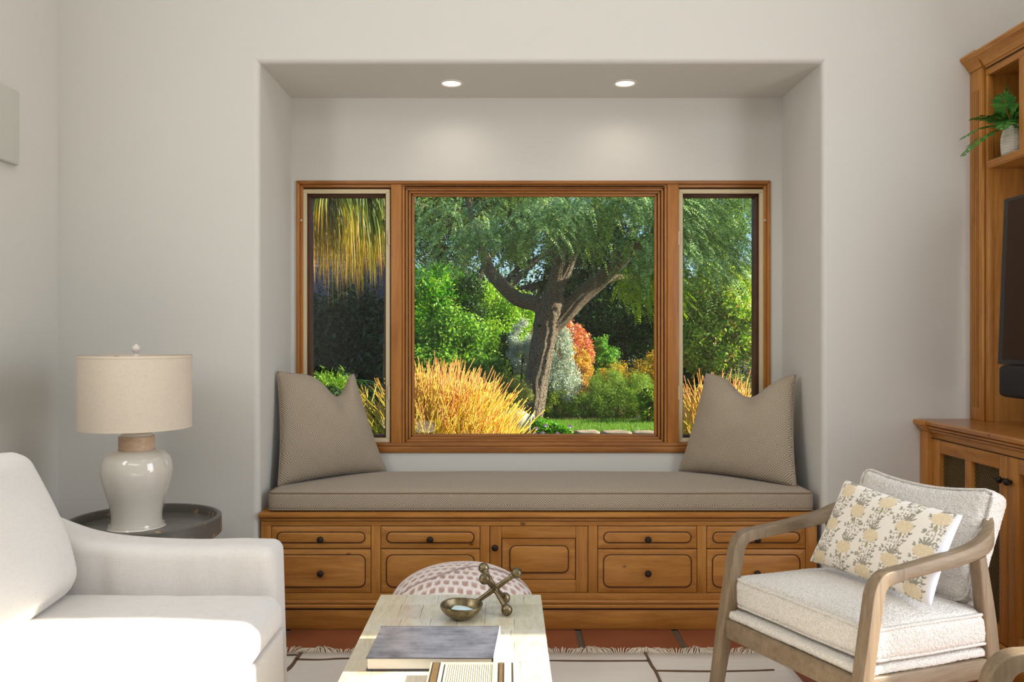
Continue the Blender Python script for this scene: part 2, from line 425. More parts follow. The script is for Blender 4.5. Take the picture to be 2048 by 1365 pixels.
def m_boucle():
    m = N('ivory_boucle', 0.95, 0.1)
    vo = m.n('ShaderNodeTexVoronoi'); m.set(vo.inputs['Vector'], m.co()); vo.inputs['Scale'].default_value = 240
    f = m.math('ADD', m.math('MULTIPLY', vo.outputs['Distance'], 0.6), m.noise(m.co(), 170, 3))
    m.color(m.mix(m.ramp(f, [(0.5, (0, 0, 0, 1)), (1.0, (1, 1, 1, 1))]), C(240, 235, 226), C(214, 206, 194)))
    m.bump(m.math('SUBTRACT', 1.0, f), 0.9, 0.004); m.b.inputs['Sheen Weight'].default_value = 0.3
    return m.m
M_BOUC = m_boucle()
def m_print():
    m = N('floral_print', 0.9, 0.15); a = m.n('ShaderNodeVertexColor', layer_name='print'); m.color(a.outputs[0])
    m.bump(m.noise(m.co(), 420, 2), 0.15, 0.001); return m.m
M_BRASS = N('aged_brass', 0.38, 0.5)
_b = M_BRASS; _b.b.inputs['Metallic'].default_value = 0.9
_b.color(_b.mix(_b.ramp(_b.noise(_b.co(), 38, 4), [(0.35, (0, 0, 0, 1)), (0.65, (1, 1, 1, 1))]), C(92, 80, 58), C(150, 136, 104))); _b.bump(_b.noise(_b.co(), 60, 3), 0.1, 0.002); M_BRASS = _b.m
M_GLASS = bpy.data.materials.new('window_glass'); M_GLASS.use_nodes = True
_n = M_GLASS.node_tree; _n.nodes.clear(); _o = _n.nodes.new('ShaderNodeOutputMaterial'); _t = _n.nodes.new('ShaderNodeBsdfTransparent'); _g = _n.nodes.new('ShaderNodeBsdfGlossy'); _m = _n.nodes.new('ShaderNodeMixShader'); _f = _n.nodes.new('ShaderNodeFresnel')
_f.inputs[0].default_value = 1.5; _g.inputs['Roughness'].default_value = 0.0; _t.inputs[0].default_value = (0.96, 0.98, 0.96, 1)
_n.links.new(_f.outputs[0], _m.inputs[0]); _n.links.new(_t.outputs[0], _m.inputs[1]); _n.links.new(_g.outputs[0], _m.inputs[2]); _n.links.new(_m.outputs[0], _o.inputs[0])

# ------------------------------------------------------------------ room shell
WD = 3.30; BD = 3.79       # wall plane and niche back plane
XL, XR = -1.81, 2.20; NL, NR, NZ = -1.000, 1.268, 2.279; CEIL = 4.2
WX0, WX1, WZ0, WZ1 = X(593, BD), X(1540.5, BD), Z(906, BD), Z(362, BD)
def st(o): o['kind'] = 'structure'; return o
# wall with the niche (U shape, rounded plaster edges)
bm = bmesh.new()
prof = [(XL-0.1, 0), (NL, 0), (NL, NZ), (NR, NZ), (NR, 0), (XR+0.1, 0), (XR+0.1, CEIL+0.1), (XL-0.1, CEIL+0.1)]
fa = [bm.verts.new((p[0], WD, p[1])) for p in prof]; fb = [bm.verts.new((p[0], BD+0.06, p[1])) for p in prof]
bm.faces.new(fa); bm.faces.new(fb[::-1])
for i in range(8): j = (i+1) % 8; bm.faces.new((fa[j], fa[i], fb[i], fb[j]))
bm.normal_update(); bmesh.ops.recalc_face_normals(bm, faces=bm.faces)
es = [e for e in bm.edges if all(abs(v.co.y-WD) < 1e-5 for v in e.verts) and all(NL-1e-4 <= v.co.x <= NR+1e-4 for v in e.verts)]
bmesh.ops.bevel(bm, geom=es, offset=0.024, segments=10, affect='EDGES', profile=0.5)
me = bpy.data.meshes.new('wall_back'); bm.to_mesh(me); bm.free(); me.shade_smooth(); me.set_sharp_from_angle(angle=math.radians(25)); me.materials.append(M_WALL)
o = bpy.data.objects.new('wall_back', me); COL.objects.link(o); st(o); wn_ = o.modifiers.new('n', 'WEIGHTED_NORMAL'); wn_.weight = 100; wn_.keep_sharp = True
st(boxes('wall_niche', [(NL-0.05, WX0, BD, BD+0.16, 0, NZ+0.05), (WX1, NR+0.05, BD, BD+0.16, 0, NZ+0.05), (WX0, WX1, BD, BD+0.16, WZ1, NZ+0.05), (WX0, WX1, BD, BD+0.16, 0, WZ0)], M_WALL))
st(box('wall_left', XL-0.1, XL, -2.6, WD+0.05, 0, CEIL+0.1, M_WALL))
OY0, OY1, OZ = 0.85, 2.125, 2.34
st(boxes('wall_right', [(XR, XR+0.12, OY1, WD+0.05, 0, CEIL+0.1), (XR, XR+0.12, -2.6, OY0, 0, CEIL+0.1), (XR, XR+0.12, OY0, OY1, OZ, CEIL+0.1)], M_WALL))
st(box('wall_rear', XL-0.1, XR+0.1, -2.7, -2.6, 0, CEIL+0.1, M_WALL))
st(box('ceiling', XL-0.1, XR+0.12, -2.7, WD+0.55, CEIL, CEIL+0.1, M_CEIL))

# floor: mortar bed with terracotta tiles
m = N('grout', 0.9); m.color(m.mix(m.noise(m.co(), 30, 3), C(110, 98, 80), C(84, 74, 60))); M_GROUT = m.m
fl = st(box('floor', XL, XR, -2.6, WD+0.1, -0.06, -0.006, M_GROUT))
m = N('terracotta', 0.42, 0.4)
tc_ = m.ramp(m.rnd(), [(0, C(142, 84, 56)), (0.5, C(158, 92, 60)), (1, C(134, 76, 52))])
m.color(m.mix(m.math('MULTIPLY', m.ramp(m.noise(m.co(), 5, 4), [(0.35, (0, 0, 0, 1)), (0.7, (1, 1, 1, 1))]), 0.5), tc_, C(116, 66, 46))); m.bump(m.noise(m.co(), 14, 3), 0.12, 0.004); M_TERRA = m.m
tile_me = None
for i in range(-3, 5):
    for j in range(0, 9):
        x0 = 0.282+0.388*(i-1)+0.0; y0 = 3.36-0.388*(j+1)+0.02
        if x0+0.36 < XL-0.1 or x0 > XR: continue
        if tile_me is None:
            t0 = box('tile', -0.183, 0.183, -0.183, 0.183, -0.02, 0.0, M_TERRA, None, 0.006, 2); tile_me = t0.data; o = t0
        else: o = bpy.data.objects.new('tile', tile_me); COL.objects.link(o)
        o.parent = fl; o.location = (x0+0.194, y0+0.183, random.uniform(-0.0015, 0.0))
        o.rotation_euler = (0, 0, random.uniform(-0.006, 0.006))

# ------------------------------------------------------------------ window
def ring(x0, x1, z0, z1, t, y0, y1, tb=None):
    tb = t if tb is None else tb
    return [(x0, x0+t, y0, y1, z0, z1), (x1-t, x1, y0, y1, z0, z1), (x0+t, x1-t, y0, y1, z1-t, z1), (x0+t, x1-t, y0, y1, z0, z0+tb)]
def ringparts(name, x0, x1, z0, z1, t, y0, y1, mx, mz, parent, bevel=0.0015):
    """four mitred members"""
    def mem(vs, mat):
        V = [(x, y, z) for y in (y0, y1) for x, z in vs]; Fc = [(0, 1, 2, 3), (7, 6, 5, 4)]+[(i, (i+1) % 4, 4+(i+1) % 4, 4+i) for i in range(4)]
        return poly(name, V, Fc, mat, parent, bevel, 2)
    mem([(x0, z0), (x0+t, z0+t), (x0+t, z1-t), (x0, z1)], mz); mem([(x1, z0), (x1-t, z0+t), (x1-t, z1-t), (x1, z1)], mz)
    mem([(x0, z1), (x0+t, z1-t), (x1-t, z1-t), (x1, z1)], mx); mem([(x0, z0), (x0+t, z0+t), (x1-t, z0+t), (x1, z0)], mx)
GZ0, GZ1 = Z(877, 3.87), Z(391.5, 3.87)
trim = st(box('trim_1', WX0, WX1, BD-0.012, BD+0.02, WZ0, Z(893, BD), M_WINX, None, 0.006, 3)); trim['label'] = 'honey pine sill board along the bottom of the window'
ct = thing('window_1', None, None, ((WX0+WX1)/2, BD, WZ0)); ct['kind'] = 'structure'
# outer casing (thin proud band) and inner band
ringparts('casing', WX0, WX1, Z(893, BD), WZ1, 0.016, BD-0.010, BD+0.03, M_WINX, M_WINZ, ct, 0.004)
ringparts('inner_casing', WX0+0.016, WX1-0.016, Z(893, BD)+0.004, WZ1-0.016, 0.0135, BD+0.004, BD+0.03, M_WINX, M_WINZ, ct, 0.002)
ringparts('outer_frame', WX0+0.014, WX1-0.014, Z(893, BD), WZ1-0.014, 0.022, BD+0.03, BD+0.12, M_WINX, M_WINZ, ct, 0.0)
M_D = BD
for a, b in ((782, 803.5), (1335, 1357.5)):
    box('mullion', X(a, M_D), X(b, M_D), BD-0.004, BD+0.13, Z(893, BD)+0.002, WZ1-0.014, M_WINZ, ct, 0.003)
# fixed centre light: stepped mouldings
cw = thing('window_2', None, None, (X(1069, BD), BD, WZ0)); cw['kind'] = 'structure'
xa, xb, za, zb = X(803.5, BD)+0.001, X(1335, BD)-0.001, Z(892, BD)+0.004, Z(370, BD)
for k in range(4):
    t = 0.0132; g = 0.0012
    ringparts('moulding', xa+k*t, xb-k*t, za+k*0.0108, zb-k*0.0115, 0.0118, BD+0.004+k*0.012, BD+0.065, M_WINX, M_WINZ, cw, 0.0035)
    if k < 3: boxes('groove', ring(xa+k*t+0.0105, xb-k*t-0.0105, za+k*0.0108+0.0095, zb-k*0.0115-0.0095, 0.0022, BD+0.0085+k*0.012, BD+0.06), M_GLAZE, cw)
box('pane', xa+0.04, xb-0.04, BD+0.075, BD+0.080, za+0.03, zb-0.03, M_GLASS, cw)
box('bottom_bead', xa+0.05, xb-0.05, BD+0.060, BD+0.074, za+0.033, za+0.042, M_GLAZE, cw)
# casements with insect screens
for k, (sx0, sx1, gx0, gx1, hinge) in enumerate(((604, 779.5, 624, 768, 778), (1358, 1528.5, 1367, 1508, 1358))):
    wn = thing('window_%d' % (3+k), None, None, (X((sx0+sx1)/2, BD), BD, WZ0)); wn['kind'] = 'structure'
    a0, a1 = X(sx0, BD), X(sx1, BD); b0, b1 = Z(885.5, BD), Z(378, BD)
    ringparts('screen_frame', a0, a1, b0, b1, 0.0195, BD+0.008, BD+0.022, M_SCREEN, M_SCREEN, wn, 0.002)
    boxes('screen_clip', [(a0+0.004, a0+0.016, BD+0.005, BD+0.009, b1-0.014, b1-0.006), (a1-0.016, a1-0.004, BD+0.005, BD+0.009, b1-0.014, b1-0.006)], M_SCREEN, wn)
    ringparts('sash', a0+0.006, a1-0.006, b0+0.004, b1-0.004, 0.024, BD+0.05, BD+0.10, M_DSASH, M_DSASH, wn, 0.002)
    boxes('jamb_liner', ring(a0-0.004, a1+0.004, b0-0.004, b1+0.004, 0.008, BD+0.022, BD+0.12), M_DSASH, wn)
    box('pane', a0+0.028, a1-0.028, BD+0.073, BD+0.078, b0+0.026, b1-0.026, M_GLASS, wn)
    hx = X(hinge, BD)
    for zc in (Z(477, BD), Z(786, BD)):
        tube('hinge', [(hx, BD-0.001, zc-0.032), (hx, BD-0.001, zc+0.032)], 0.0045, M_SCREEN, wn, 8)
    hx2 = a0-0.004 if k == 0 else a1+0.004
    for zc in (Z(441, BD),):
        sphere('latch', (hx2, BD+0.0, zc), 0.006, M_SCREEN, wn, 10, 6)

# ------------------------------------------------------------------ recessed lights
M_LENS = bpy.data.materials.new('lamp_lens'); M_LENS.use_nodes = True
_b = M_LENS.node_tree.nodes['Principled BSDF']; _b.inputs['Emission Color'].default_value = (1.0, 0.86, 0.70, 1); _b.inputs['Emission Strength'].default_value = 2.2; _b.inputs['Base Color'].default_value = (0.8, 0.8, 0.8, 1)
M_TRIMW = m_plain('white_trim_metal', C(215, 210, 200), 0.5)
for k, (px, side) in enumerate(((903, 'left'), (1250, 'right'))):
    D = 3.567; x = X(px, D)
    t = thing('recessed_light', 'lit round downlight in the niche ceiling, above the %s of the centre pane' % ('left part' if k == 0 else 'right end'), 'ceiling light', (x, D, NZ), 'downlights in the niche ceiling')
    lathe('trim_ring', [(0.040, 0.002), (0.0405, -0.003), (0.045, -0.006), (0.052, -0.004), (0.053, 0.0)], (x, D, NZ), M_TRIMW, t, 32)
    lathe('lens', [(0.0, -0.0025), (0.025, -0.0025), (0.0402, -0.001)], (x, D, NZ), M_LENS, t, 32)
    light('downlight_glow', 'SPOT', (x, D, NZ-0.02), 2.2, (1.0, 0.90, 0.78), (0, 0, -1), spot_size=math.radians(150), spot_blend=0.8, shadow_soft_size=0.04)

# ------------------------------------------------------------------ window seat cabinet
BX0, BX1 = X(520, WD), X(1636, WD); FY = WD-0.002
seat = thing('window_seat_cabinet', 'long honey pine window seat cabinet with drawers and dark round knobs under the window', 'cabinet', ((BX0+BX1)/2, WD+0.2, 0))
zt = Z(1025.5, WD)
def zz(py): return Z(py, FY)
def xx(px): return X(px, FY)
# top with ogee moulding (profile in y,z)
extrude('top', [(BD-0.005, zt), (FY-0.014, zt), (FY-0.021, zt-0.006), (FY-0.021, zt-0.014), (FY-0.016, zt-0.019), (FY+0.0, zt-0.0205), (FY+0.0, zt-0.028), (BD-0.005, zt-0.028)], 'x', BX0, BX1, M_PX, seat, 0.002)
extrude('cornice_moulding', [(FY+0.01, zt-0.0205), (FY-0.010, zt-0.0225), (FY-0.010, zt-0.027), (FY-0.006, zt-0.0275), (FY-0.006, zt-0.032), (FY-0.002, zt-0.034), (FY+0.01, zt-0.036)], 'x', BX0+0.004, BX1-0.004, M_PX, seat)
box('glaze_line', BX0+0.004, BX1-0.004, FY-0.0065, FY, zt-0.0205-0.0018, zt-0.0198, M_GLAZE, seat)
box('glaze_line', BX0+0.004, BX1-0.004, FY-0.0065, FY, zt-0.0285, zt-0.0268, M_GLAZE, seat)
# carcass: dark body behind, face frame in front
box('carcass', BX0+0.004, BX1-0.004, FY+0.02, BD-0.01, 0.03, zt-0.03, M_GLAZE, seat)
cols = [(542, 742.5), (761, 960.5), (979, 1176.5), (1195, 1394.5), (1413, 1611.5)]
xs = [BX0+0.004]+[v for a, b in cols for v in (xx(a), xx(b))]+[BX1-0.004]
ztop, zbot = zz(1052.5), zz(1187)
box('top_rail', BX0+0.004, BX1-0.004, FY, FY+0.022, ztop, zt-0.036, M_PX, seat, 0.0015)
for i in range(0, 12, 2): box('stile', xs[i], xs[i+1], FY, FY+0.022, zbot, ztop, M_PZ, seat, 0.0015)
box('bottom_rail', BX0+0.004, BX1-0.004, FY, FY+0.022, zz(1201), zbot, M_PX, seat, 0.0015)
def bar_prof(z1, z0, d):
    return [(FY+0.01, z0), (FY-d*0.7, z0), (FY-d, z0+(z1-z0)*0.3), (FY-d, z0+(z1-z0)*0.75), (FY-d*0.6, z1), (FY+0.01, z1)]
extrude('base_bead', bar_prof(zz(1201), zz(1208), 0.008), 'x', BX0+0.002, BX1-0.002, M_PX, seat)
box('glaze_line', BX0+0.003, BX1-0.003, FY-0.002, FY+0.01, zz(1210), zz(1207.6), M_GLAZE, seat)
extrude('base_bead', bar_prof(zz(1209), zz(1217), 0.013), 'x', BX0+0.0, BX1-0.0, M_PX, seat)
box('glaze_line', BX0+0.003, BX1-0.003, FY-0.0125, FY+0.01, zz(1219), zz(1216.6), M_GLAZE, seat)
box('plinth', BX0, BX1, FY-0.012, FY+0.02, 0.0, zz(1218.5), M_PX, seat, 0.002)

def rrect(x0, x1, z0, z1, r, n=6):
    P = []
    for cx_, cz_, a0 in ((x1-r, z1-r, 0), (x0+r, z1-r, 90), (x0+r, z0+r, 180), (x1-r, z0+r, 270)):
        for k in range(n+1):
            a = math.radians(a0+90*k/n); P.append((cx_+r*math.cos(a), cz_+r*math.sin(a)))
    return P
def field(name, x0, x1, z0, z1, r, y, depth, mat, parent, ch=0.006):
    """raised field with softly chamfered edge"""
    A = rrect(x0, x1, z0, z1, r); B = rrect(x0+ch, x1-ch, z0+ch, z1-ch, max(0.002, r-ch)); n = len(A)
    V = [(p[0], y, p[1]) for p in A]+[(p[0], y-depth*0.8, p[1]) for p in rrect(x0+ch*0.35, x1-ch*0.35, z0+ch*0.35, z1-ch*0.35, max(0.002, r-ch*0.35))]+[(p[0], y-depth, p[1]) for p in B]
    Fc = [(i, (i+1) % n, n+(i+1) % n, n+i) for i in range(n)]+[(n+i, n+(i+1) % n, 2*n+(i+1) % n, 2*n+i) for i in range(n)]+[tuple(range(2*n, 3*n))]
    return obj(name, V, Fc, mat, parent, True, sharp=50)
def glaze_ring(x0, x1, z0, z1, r, y, w_, parent, sag=0.0):
    A = rrect(x0-w_, x1+w_, z0-w_, z1+w_, r+w_, 8); B = rrect(x0+w_*0.6, x1-w_*0.6, z0+w_*0.6, z1-w_*0.6, r, 8); n = len(A)
    V = [(p[0], y, p[1]) for p in A]+[(p[0], y, p[1]) for p in B]
    return obj('glaze_line', V, [(i, n+i, n+(i+1) % n, (i+1) % n) for i in range(n)], M_GLAZE, parent)
def front_panel(name, x0, x1, z0, z1, y, parent, mat, edge=0.026, r=0.02, depth=0.006):
    """drawer front / door panel: mitred sloping border, worn rounded raised field"""
    o_ = [(x0, z0), (x1, z0), (x1, z1), (x0, z1)]; i_ = [(x0+edge, z0+edge), (x1-edge, z0+edge), (x1-edge, z1-edge), (x0+edge, z1-edge)]
    V = [(a, y+0.018, b) for a, b in o_]+[(a, y, b) for a, b in o_]+[(a, y+0.004, b) for a, b in i_]
    Fc = [(i, (i+1) % 4, 4+(i+1) % 4, 4+i) for i in range(4)]+[(4+i, 4+(i+1) % 4, 8+(i+1) % 4, 8+i) for i in range(4)]+[(8, 9, 10, 11)]
    d = poly(name, V, Fc, mat, parent, 0.0012, 1, 8)
    f = 0.008
    x0 += edge-f; x1 -= edge-f; z0 += edge-f; z1 -= edge-f
    field('raised_field', x0, x1, z0, z1, r, y+0.003, depth, mat, d)
    glaze_ring(x0, x1, z0, z1, r, y-0.0008, 0.0022, d)
    return d
def knob(x, y, z, parent, r=0.0135, axis='y'):
    V = []; prof = [(0.0, -0.026), (0.4, -0.026), (0.62, -0.0245), (0.9, -0.021), (1.0, -0.016), (0.9, -0.011), (0.5, -0.008), (0.42, -0.004), (0.6, 0.0)]
    n = 32; Fc = []
    for i in range(n):
        a = 2*PI*i/n; fl_ = 1+0.035*math.cos(8*a)
        for (rr, h) in prof:
            q = rr*r*fl_
            V.append((x+q*math.cos(a), y+h, z+q*math.sin(a)) if axis == 'y' else (x+h, y+q*math.cos(a), z+q*math.sin(a)))
    m_ = len(prof)
    for i in range(n):
        for j in range(m_-1): Fc.append((i*m_+j, ((i+1) % n)*m_+j, ((i+1) % n)*m_+j+1, i*m_+j+1))
    return obj('knob', V, Fc, M_IRON, parent, True, sharp=60)
gap = 0.0022
zu0 = zz(1097.5); zl1 = zz(1099.5)
for i, (a, b) in enumerate(cols):
    x0, x1 = xx(a)+gap, xx(b)-gap
    if i == 2:
        d = box('door', x0, xx(1003), FY+0.0015, FY+0.02, zbot+gap, ztop-gap, M_PZ, seat, 0.0015)   # hanging stile carries the leaf
        box('door_stile', xx(1152), x1, FY+0.0015, FY+0.02, zbot+gap, ztop-gap, M_PZ, d, 0.0015)
        box('door_rail', xx(1003)+0.0005, xx(1152)-0.0005, FY+0.0015, FY+0.02, zz(1077), ztop-gap, M_PX, d, 0.0015)
        box('door_rail', xx(1003)+0.0005, xx(1152)-0.0005, FY+0.0015, FY+0.02, zbot+gap, zz(1161), M_PX, d, 0.0015)
        xa_, xb_, za_, zb_ = xx(1003)+0.003, xx(1152)-0.003, zz(1161)+0.003, zz(1077)-0.003
        y = FY+0.006
        V = [(xa_, y, za_), (xb_, y, za_), (xb_, y, zb_), (xa_, y, zb_)]; e = 0.028
        V += [(xa_+e, y+0.004, za_+e), (xb_-e, y+0.004, za_+e), (xb_-e, y+0.004, zb_-e), (xa_+e, y+0.004, zb_-e)]
        obj('door_panel', V, [(0, 1, 5, 4), (1, 2, 6, 5), (2, 3, 7, 6), (3, 0, 4, 7), (4, 5, 6, 7)], M_PX, d)
        fx0, fx1, fz0, fz1 = xx(1020), xx(1137), zz(1147), zz(1093)
        field('raised_field', fx0, fx1, fz0, fz1, 0.024, y+0.004, 0.007, M_PX, d); glaze_ring(fx0, fx1, fz0, fz1, 0.024, y-0.0015, 0.0019, d)
        knob(xx(990), FY+0.001, zz(1095), d)
        continue
    d = front_panel('drawer', x0, x1, zu0, ztop-gap, FY-0.001, seat, M_PX, 0.031, 0.021)
    knob((x0+x1)/2, FY-0.003, zz(1078.5), d)
    d = front_panel('drawer', x0, x1, zbot+gap, zl1, FY-0.001, seat, M_PX, 0.030, 0.027)
    knob((x0+x1)/2, FY-0.003, zz(1146), d)

# cushion on the window seat
cu = thing('bench_cushion', 'long taupe diamond weave bench cushion with piping on the window seat', 'cushion', (0.13, 3.55, zt))
CX0, CX1, CZ0, CZ1 = X(533, WD), X(1631, WD), zt+0.001, zt+0.084
CY0, CY1 = WD+0.004, BD-0.008
def bench_def(w_, p):
    return w_+Vector((0, 0, 0.004*noise.noise(Vector((w_.x*2.5, w_.y*3, 0)))))
cushion('cushion_body', CX0, CX1, CY0, CY1, CZ0, CZ1, M_DIAM, cu, r=0.022, crown=0.026, n=(90, 22, 8), nz=0.0, deform=bench_def)
m = N('taupe_piping', 0.9, 0.15); m.color(C(140, 122, 102)); M_PIPE = m.m
def rect_loop(x0, x1, y0, y1, z, r, n=7, m_=50):
    P = []
    for cx_, cy_, a0 in ((x1-r, y1-r, 0), (x0+r, y1-r, 90), (x0+r, y0+r, 180), (x1-r, y0+r, 270)):
        for k in range(n+1): a = math.radians(a0+90*k/n); P.append(Vector((cx_+r*math.cos(a), cy_+r*math.sin(a), z)))
    Q = []
    for i, p in enumerate(P):
        q = P[(i+1) % len(P)]; L = (q-p).length; s = max(1, int(L/0.04))
        for k in range(s): Q.append(p.lerp(q, k/s))
    return Q
def bz(P, f): return [Vector((p.x, p.y, p.z+f(p))) for p in P]
loop_tube('piping', bz(rect_loop(CX0+0.004, CX1-0.004, CY0+0.003, CY1-0.003, CZ1-0.008, 0.025), lambda p: 0.004*noise.noise(Vector((p.x*2.5, p.y*3, 0)))), 0.0032, M_PIPE, cu)
loop_tube('piping', rect_loop(CX0+0.003, CX1-0.003, CY0+0.002, CY1-0.003, CZ0+0.008, 0.025), 0.003, M_DIAM, cu)

CT = CZ1+0.018
def tuckL(q, u, v, s):
    return q
pillow('throw_pillow', (X(556, 3.425), 3.425, CT-0.016), (X(772, 3.745), 3.745, CT-0.005), (X(706, 3.76), 3.765, Z(746, 3.765)), (X(553, 3.50), 3.52, Z(744, 3.52)), 0.082, M_DIAM,
       'taupe diamond weave pillow leaning in the left corner of the window seat', 'pillow', 'throw pillows on the window seat', chop=(0.40, 0.105, 0.36), pinch=0.055, pipe=0.004)
pillow('throw_pillow', (X(1358, 3.745), 3.745, CT-0.005), (X(1592, 3.40), 3.40, CT-0.016), (X(1594, 3.50), 3.52, Z(750, 3.52)), (X(1413, 3.76), 3.765, Z(748, 3.765)), 0.085, M_DIAM,
       'taupe diamond weave pillow leaning in the right corner of the window seat', 'pillow', 'throw pillows on the window seat', chop=(0.06, 0.095, 0.46), pinch=0.055, pipe=0.004)

# ------------------------------------------------------------------ sofa
sofa = thing('sofa', 'off white linen slipcovered sofa with sloping arm along the left wall', 'sofa', (-1.2, 1.6, 0))
SX = -0.628; SY = 2.315
armp = catmull([(-1.72, 0.765), (-1.55, 0.735), (-1.42, 0.682), (-1.317, 0.636), (-1.2126, 0.602), (-1.08, 0.581), (-0.9, 0.5764), (-0.70, 0.5764)], 5)
def arm_top(x):
    for i in range(len(armp)-1):
        a, b = armp[i], armp[i+1]
        if a[0] <= x <= b[0]: return a[1]+(b[1]-a[1])*(x-a[0])/(b[0]-a[0])
    return armp[0][1] if x < armp[0][0] else armp[-1][1]
def arm_def(w_, p):
    t = arm_top(w_.x); z = w_.z
    z = z*t/0.60
    fold = 0.006*noise.noise(Vector((w_.x*9, 3.1, z*2.2)))*(1 if w_.y < SY+0.06 else 0)+0.0025*noise.noise(Vector((w_.x*26, 1.1, z*5)))
    flare = 0.016*max(0, 1-z/0.55)*max(0, (w_.x+0.8)/0.14)
    return Vector((w_.x+flare, w_.y+fold, z+0.003*noise.noise(Vector((w_.x*7, 0, 4)))))
cushion('arm', -1.72, SX-0.034, SY, SY+0.14, 0.02, 0.60, M_SOFA, sofa, r=0.034, crown=0.0, n=(110, 8, 44), deform=arm_def)
def seat_def(w_, p):
    k = 0.004*noise.noise(w_*5)+0.002*noise.noise(w_*14)
    return w_+Vector((0.3*k, 0.0, k))
cushion('seat_cushion', -1.42, SX+0.004, 0.55, SY-0.003, 0.345, 0.455, M_SOFA, sofa, r=0.046, crown=0.020, n=(46, 80, 10), deform=seat_def, side=0.006)
def skirt_def(w_, p):
    f = max(0, 1-w_.z/0.33)
    return Vector((w_.x+0.012*f+0.003*noise.noise(Vector((0, w_.y*7, w_.z*3))), w_.y, w_.z))
cushion('skirt', -1.72, SX-0.004, 0.40, SY+0.02, 0.01, 0.352, M_SOFA, sofa, r=0.012, crown=0, n=(6, 60, 24), deform=skirt_def)
box('backrest', -1.75, -1.52, 0.40, SY+0.1, 0.10, 0.78, M_SOFA, sofa, 0.04, 4)
l_ = math.radians(23); s_, c_ = math.sin(l_), math.cos(l_)
def lean(ox, oy, oz):
    return Matrix(((-s_, 0, c_, ox), (0, -1, 0, oy), (c_, 0, s_, oz), (0, 0, 0, 1)))
cushion('back_cushion', 0, 0.42, -0.52, 0.52, -0.12, 0.085, M_SOFA, sofa, r=0.058, crown=0.045, belly=0.03, n=(30, 50, 12), nz=0.010, nsc=5, M=lean(-1.235, 1.760, 0.455), side=0.012)
cushion('back_cushion', 0, 0.42, -0.34, 0.34, -0.12, 0.085, M_SOFA, sofa, r=0.075, crown=0.045, belly=0.03, n=(30, 40, 12), nz=0.010, nsc=5, M=lean(-1.235, 0.84, 0.455), side=0.012)

# ------------------------------------------------------------------ tray side table and lamp
TX, TY, TZ = -1.270, 2.87, 0.510
m = N('chipped_charcoal_paint', 0.38, 0.5)
geo = m.n('ShaderNodeNewGeometry'); nz_ = m.noise(m.co(), 26, 5, 0.65)
m.color(m.mix(m.ramp(nz_, [(0.60, (0, 0, 0, 1)), (0.63, (1, 1, 1, 1))]), m.mix(m.noise(m.co(), 9, 3), C(84, 80, 74), C(104, 99, 90)), C(170, 132, 96))); m.bump(nz_, 0.2, 0.002); M_CHIP = m.m
M_TRAY = m_plain('charcoal_tray_floor', C(104, 101, 95), 0.25, 0.5, var=0.1, vscale=5)
tbl = thing('tray_table', 'round dark grey tray side table with chipped rim behind the sofa arm', 'side table', (TX, TY, 0))
lathe('tray_floor', [(0.0, 0.0), (0.12, 0.0), (0.237, 0.0)], (TX, TY, TZ), M_TRAY, tbl, 72)
lathe('tray_rim', [(0.234, -0.02), (0.236, 0.024), (0.240, 0.030), (0.250, 0.030), (0.255, 0.026), (0.256, -0.030), (0.250, -0.036), (0.0, -0.036)], (TX, TY, TZ), M_CHIP, tbl, 72)
for k in range(3):
    a = math.radians(35+120*k)
    tube('leg', [(TX+0.20*math.cos(a), TY+0.20*math.sin(a), TZ-0.034), (TX+0.22*math.cos(a), TY+0.22*math.sin(a), 0.0)], [0.016, 0.012], M_CHIP, tbl, 10)
lathe('lower_ring', [(0.205, 0.0), (0.212, 0.006), (0.219, 0.0), (0.212, -0.006), (0.205, 0.0)], (TX, TY, 0.16), M_CHIP, tbl, 48)
loop_tube('rim_hook', [(TX-0.075+0.006*math.cos(a), TY+0.245, TZ+0.036+0.006*math.sin(a)) for a in np.linspace(0, 2*PI, 14)[:-1]], 0.0016, M_IRON, tbl)

LX_, LY_ = X(273.5, 2.865), 2.865
lamp = thing('table_lamp', 'ivory ceramic ginger jar lamp with linen drum shade on the tray table', 'lamp', (LX_, LY_, TZ))
m = N('ivory_glaze', 0.08, 0.6); m.color(m.mix(m.noise(m.co(), 5, 3), C(226, 219, 206), C(214, 206, 192))); m.b.inputs['Coat Weight'].default_value = 0.6; m.b.inputs['Coat Roughness'].default_value = 0.04; M_GLAZEW = m.m
def zl(py): return Z(py, LY_)
def rl(w_): return w_/2*LY_/F*0.911
zb = TZ+0.001
prof = [(0.0, 0.012), (0.088, 0.004), (0.096, 0.0), (rl(115), 0.004), (rl(115), 0.010)]
for py, wd_ in ((1051, 109), (1042, 105), (1033, 104), (1022, 106), (1005, 113), (985, 126), (965, 138), (948, 145), (935, 146.5), (922, 142), (912, 132), (905, 115), (901, 95), (899.5, 76)):
    prof.append((rl(wd_), zl(py)-zb))
P2 = catmull([(p[0], p[1]) for p in prof[4:]], 3)
lathe('jar', prof[:4]+[(p[0], p[1]) for p in P2], (LX_, LY_, zb), M_GLAZEW, lamp, 64, 60)
m_col = m_wood('limed_wood_collar', C(224, 194, 164), C(196, 160, 128), 0, knots=False, scale=2.0)
lathe('collar', [(rl(74), 0.0), (rl(74), zl(873)-zl(900)), (rl(70), zl(871.5)-zl(900)), (0.02, zl(871)-zl(900))], (LX_, LY_, zl(900)), m_col, lamp, 48)
lathe('neck', [(rl(66), 0), (rl(62), 0.008), (0.012, 0.014)], (LX_, LY_, zl(871.5)), M_GLAZEW, lamp, 40)
sx_, zs0, zs1, rs0, rs1 = X(271.5, LY_), 0.856, zl(711), rl(231), rl(232)
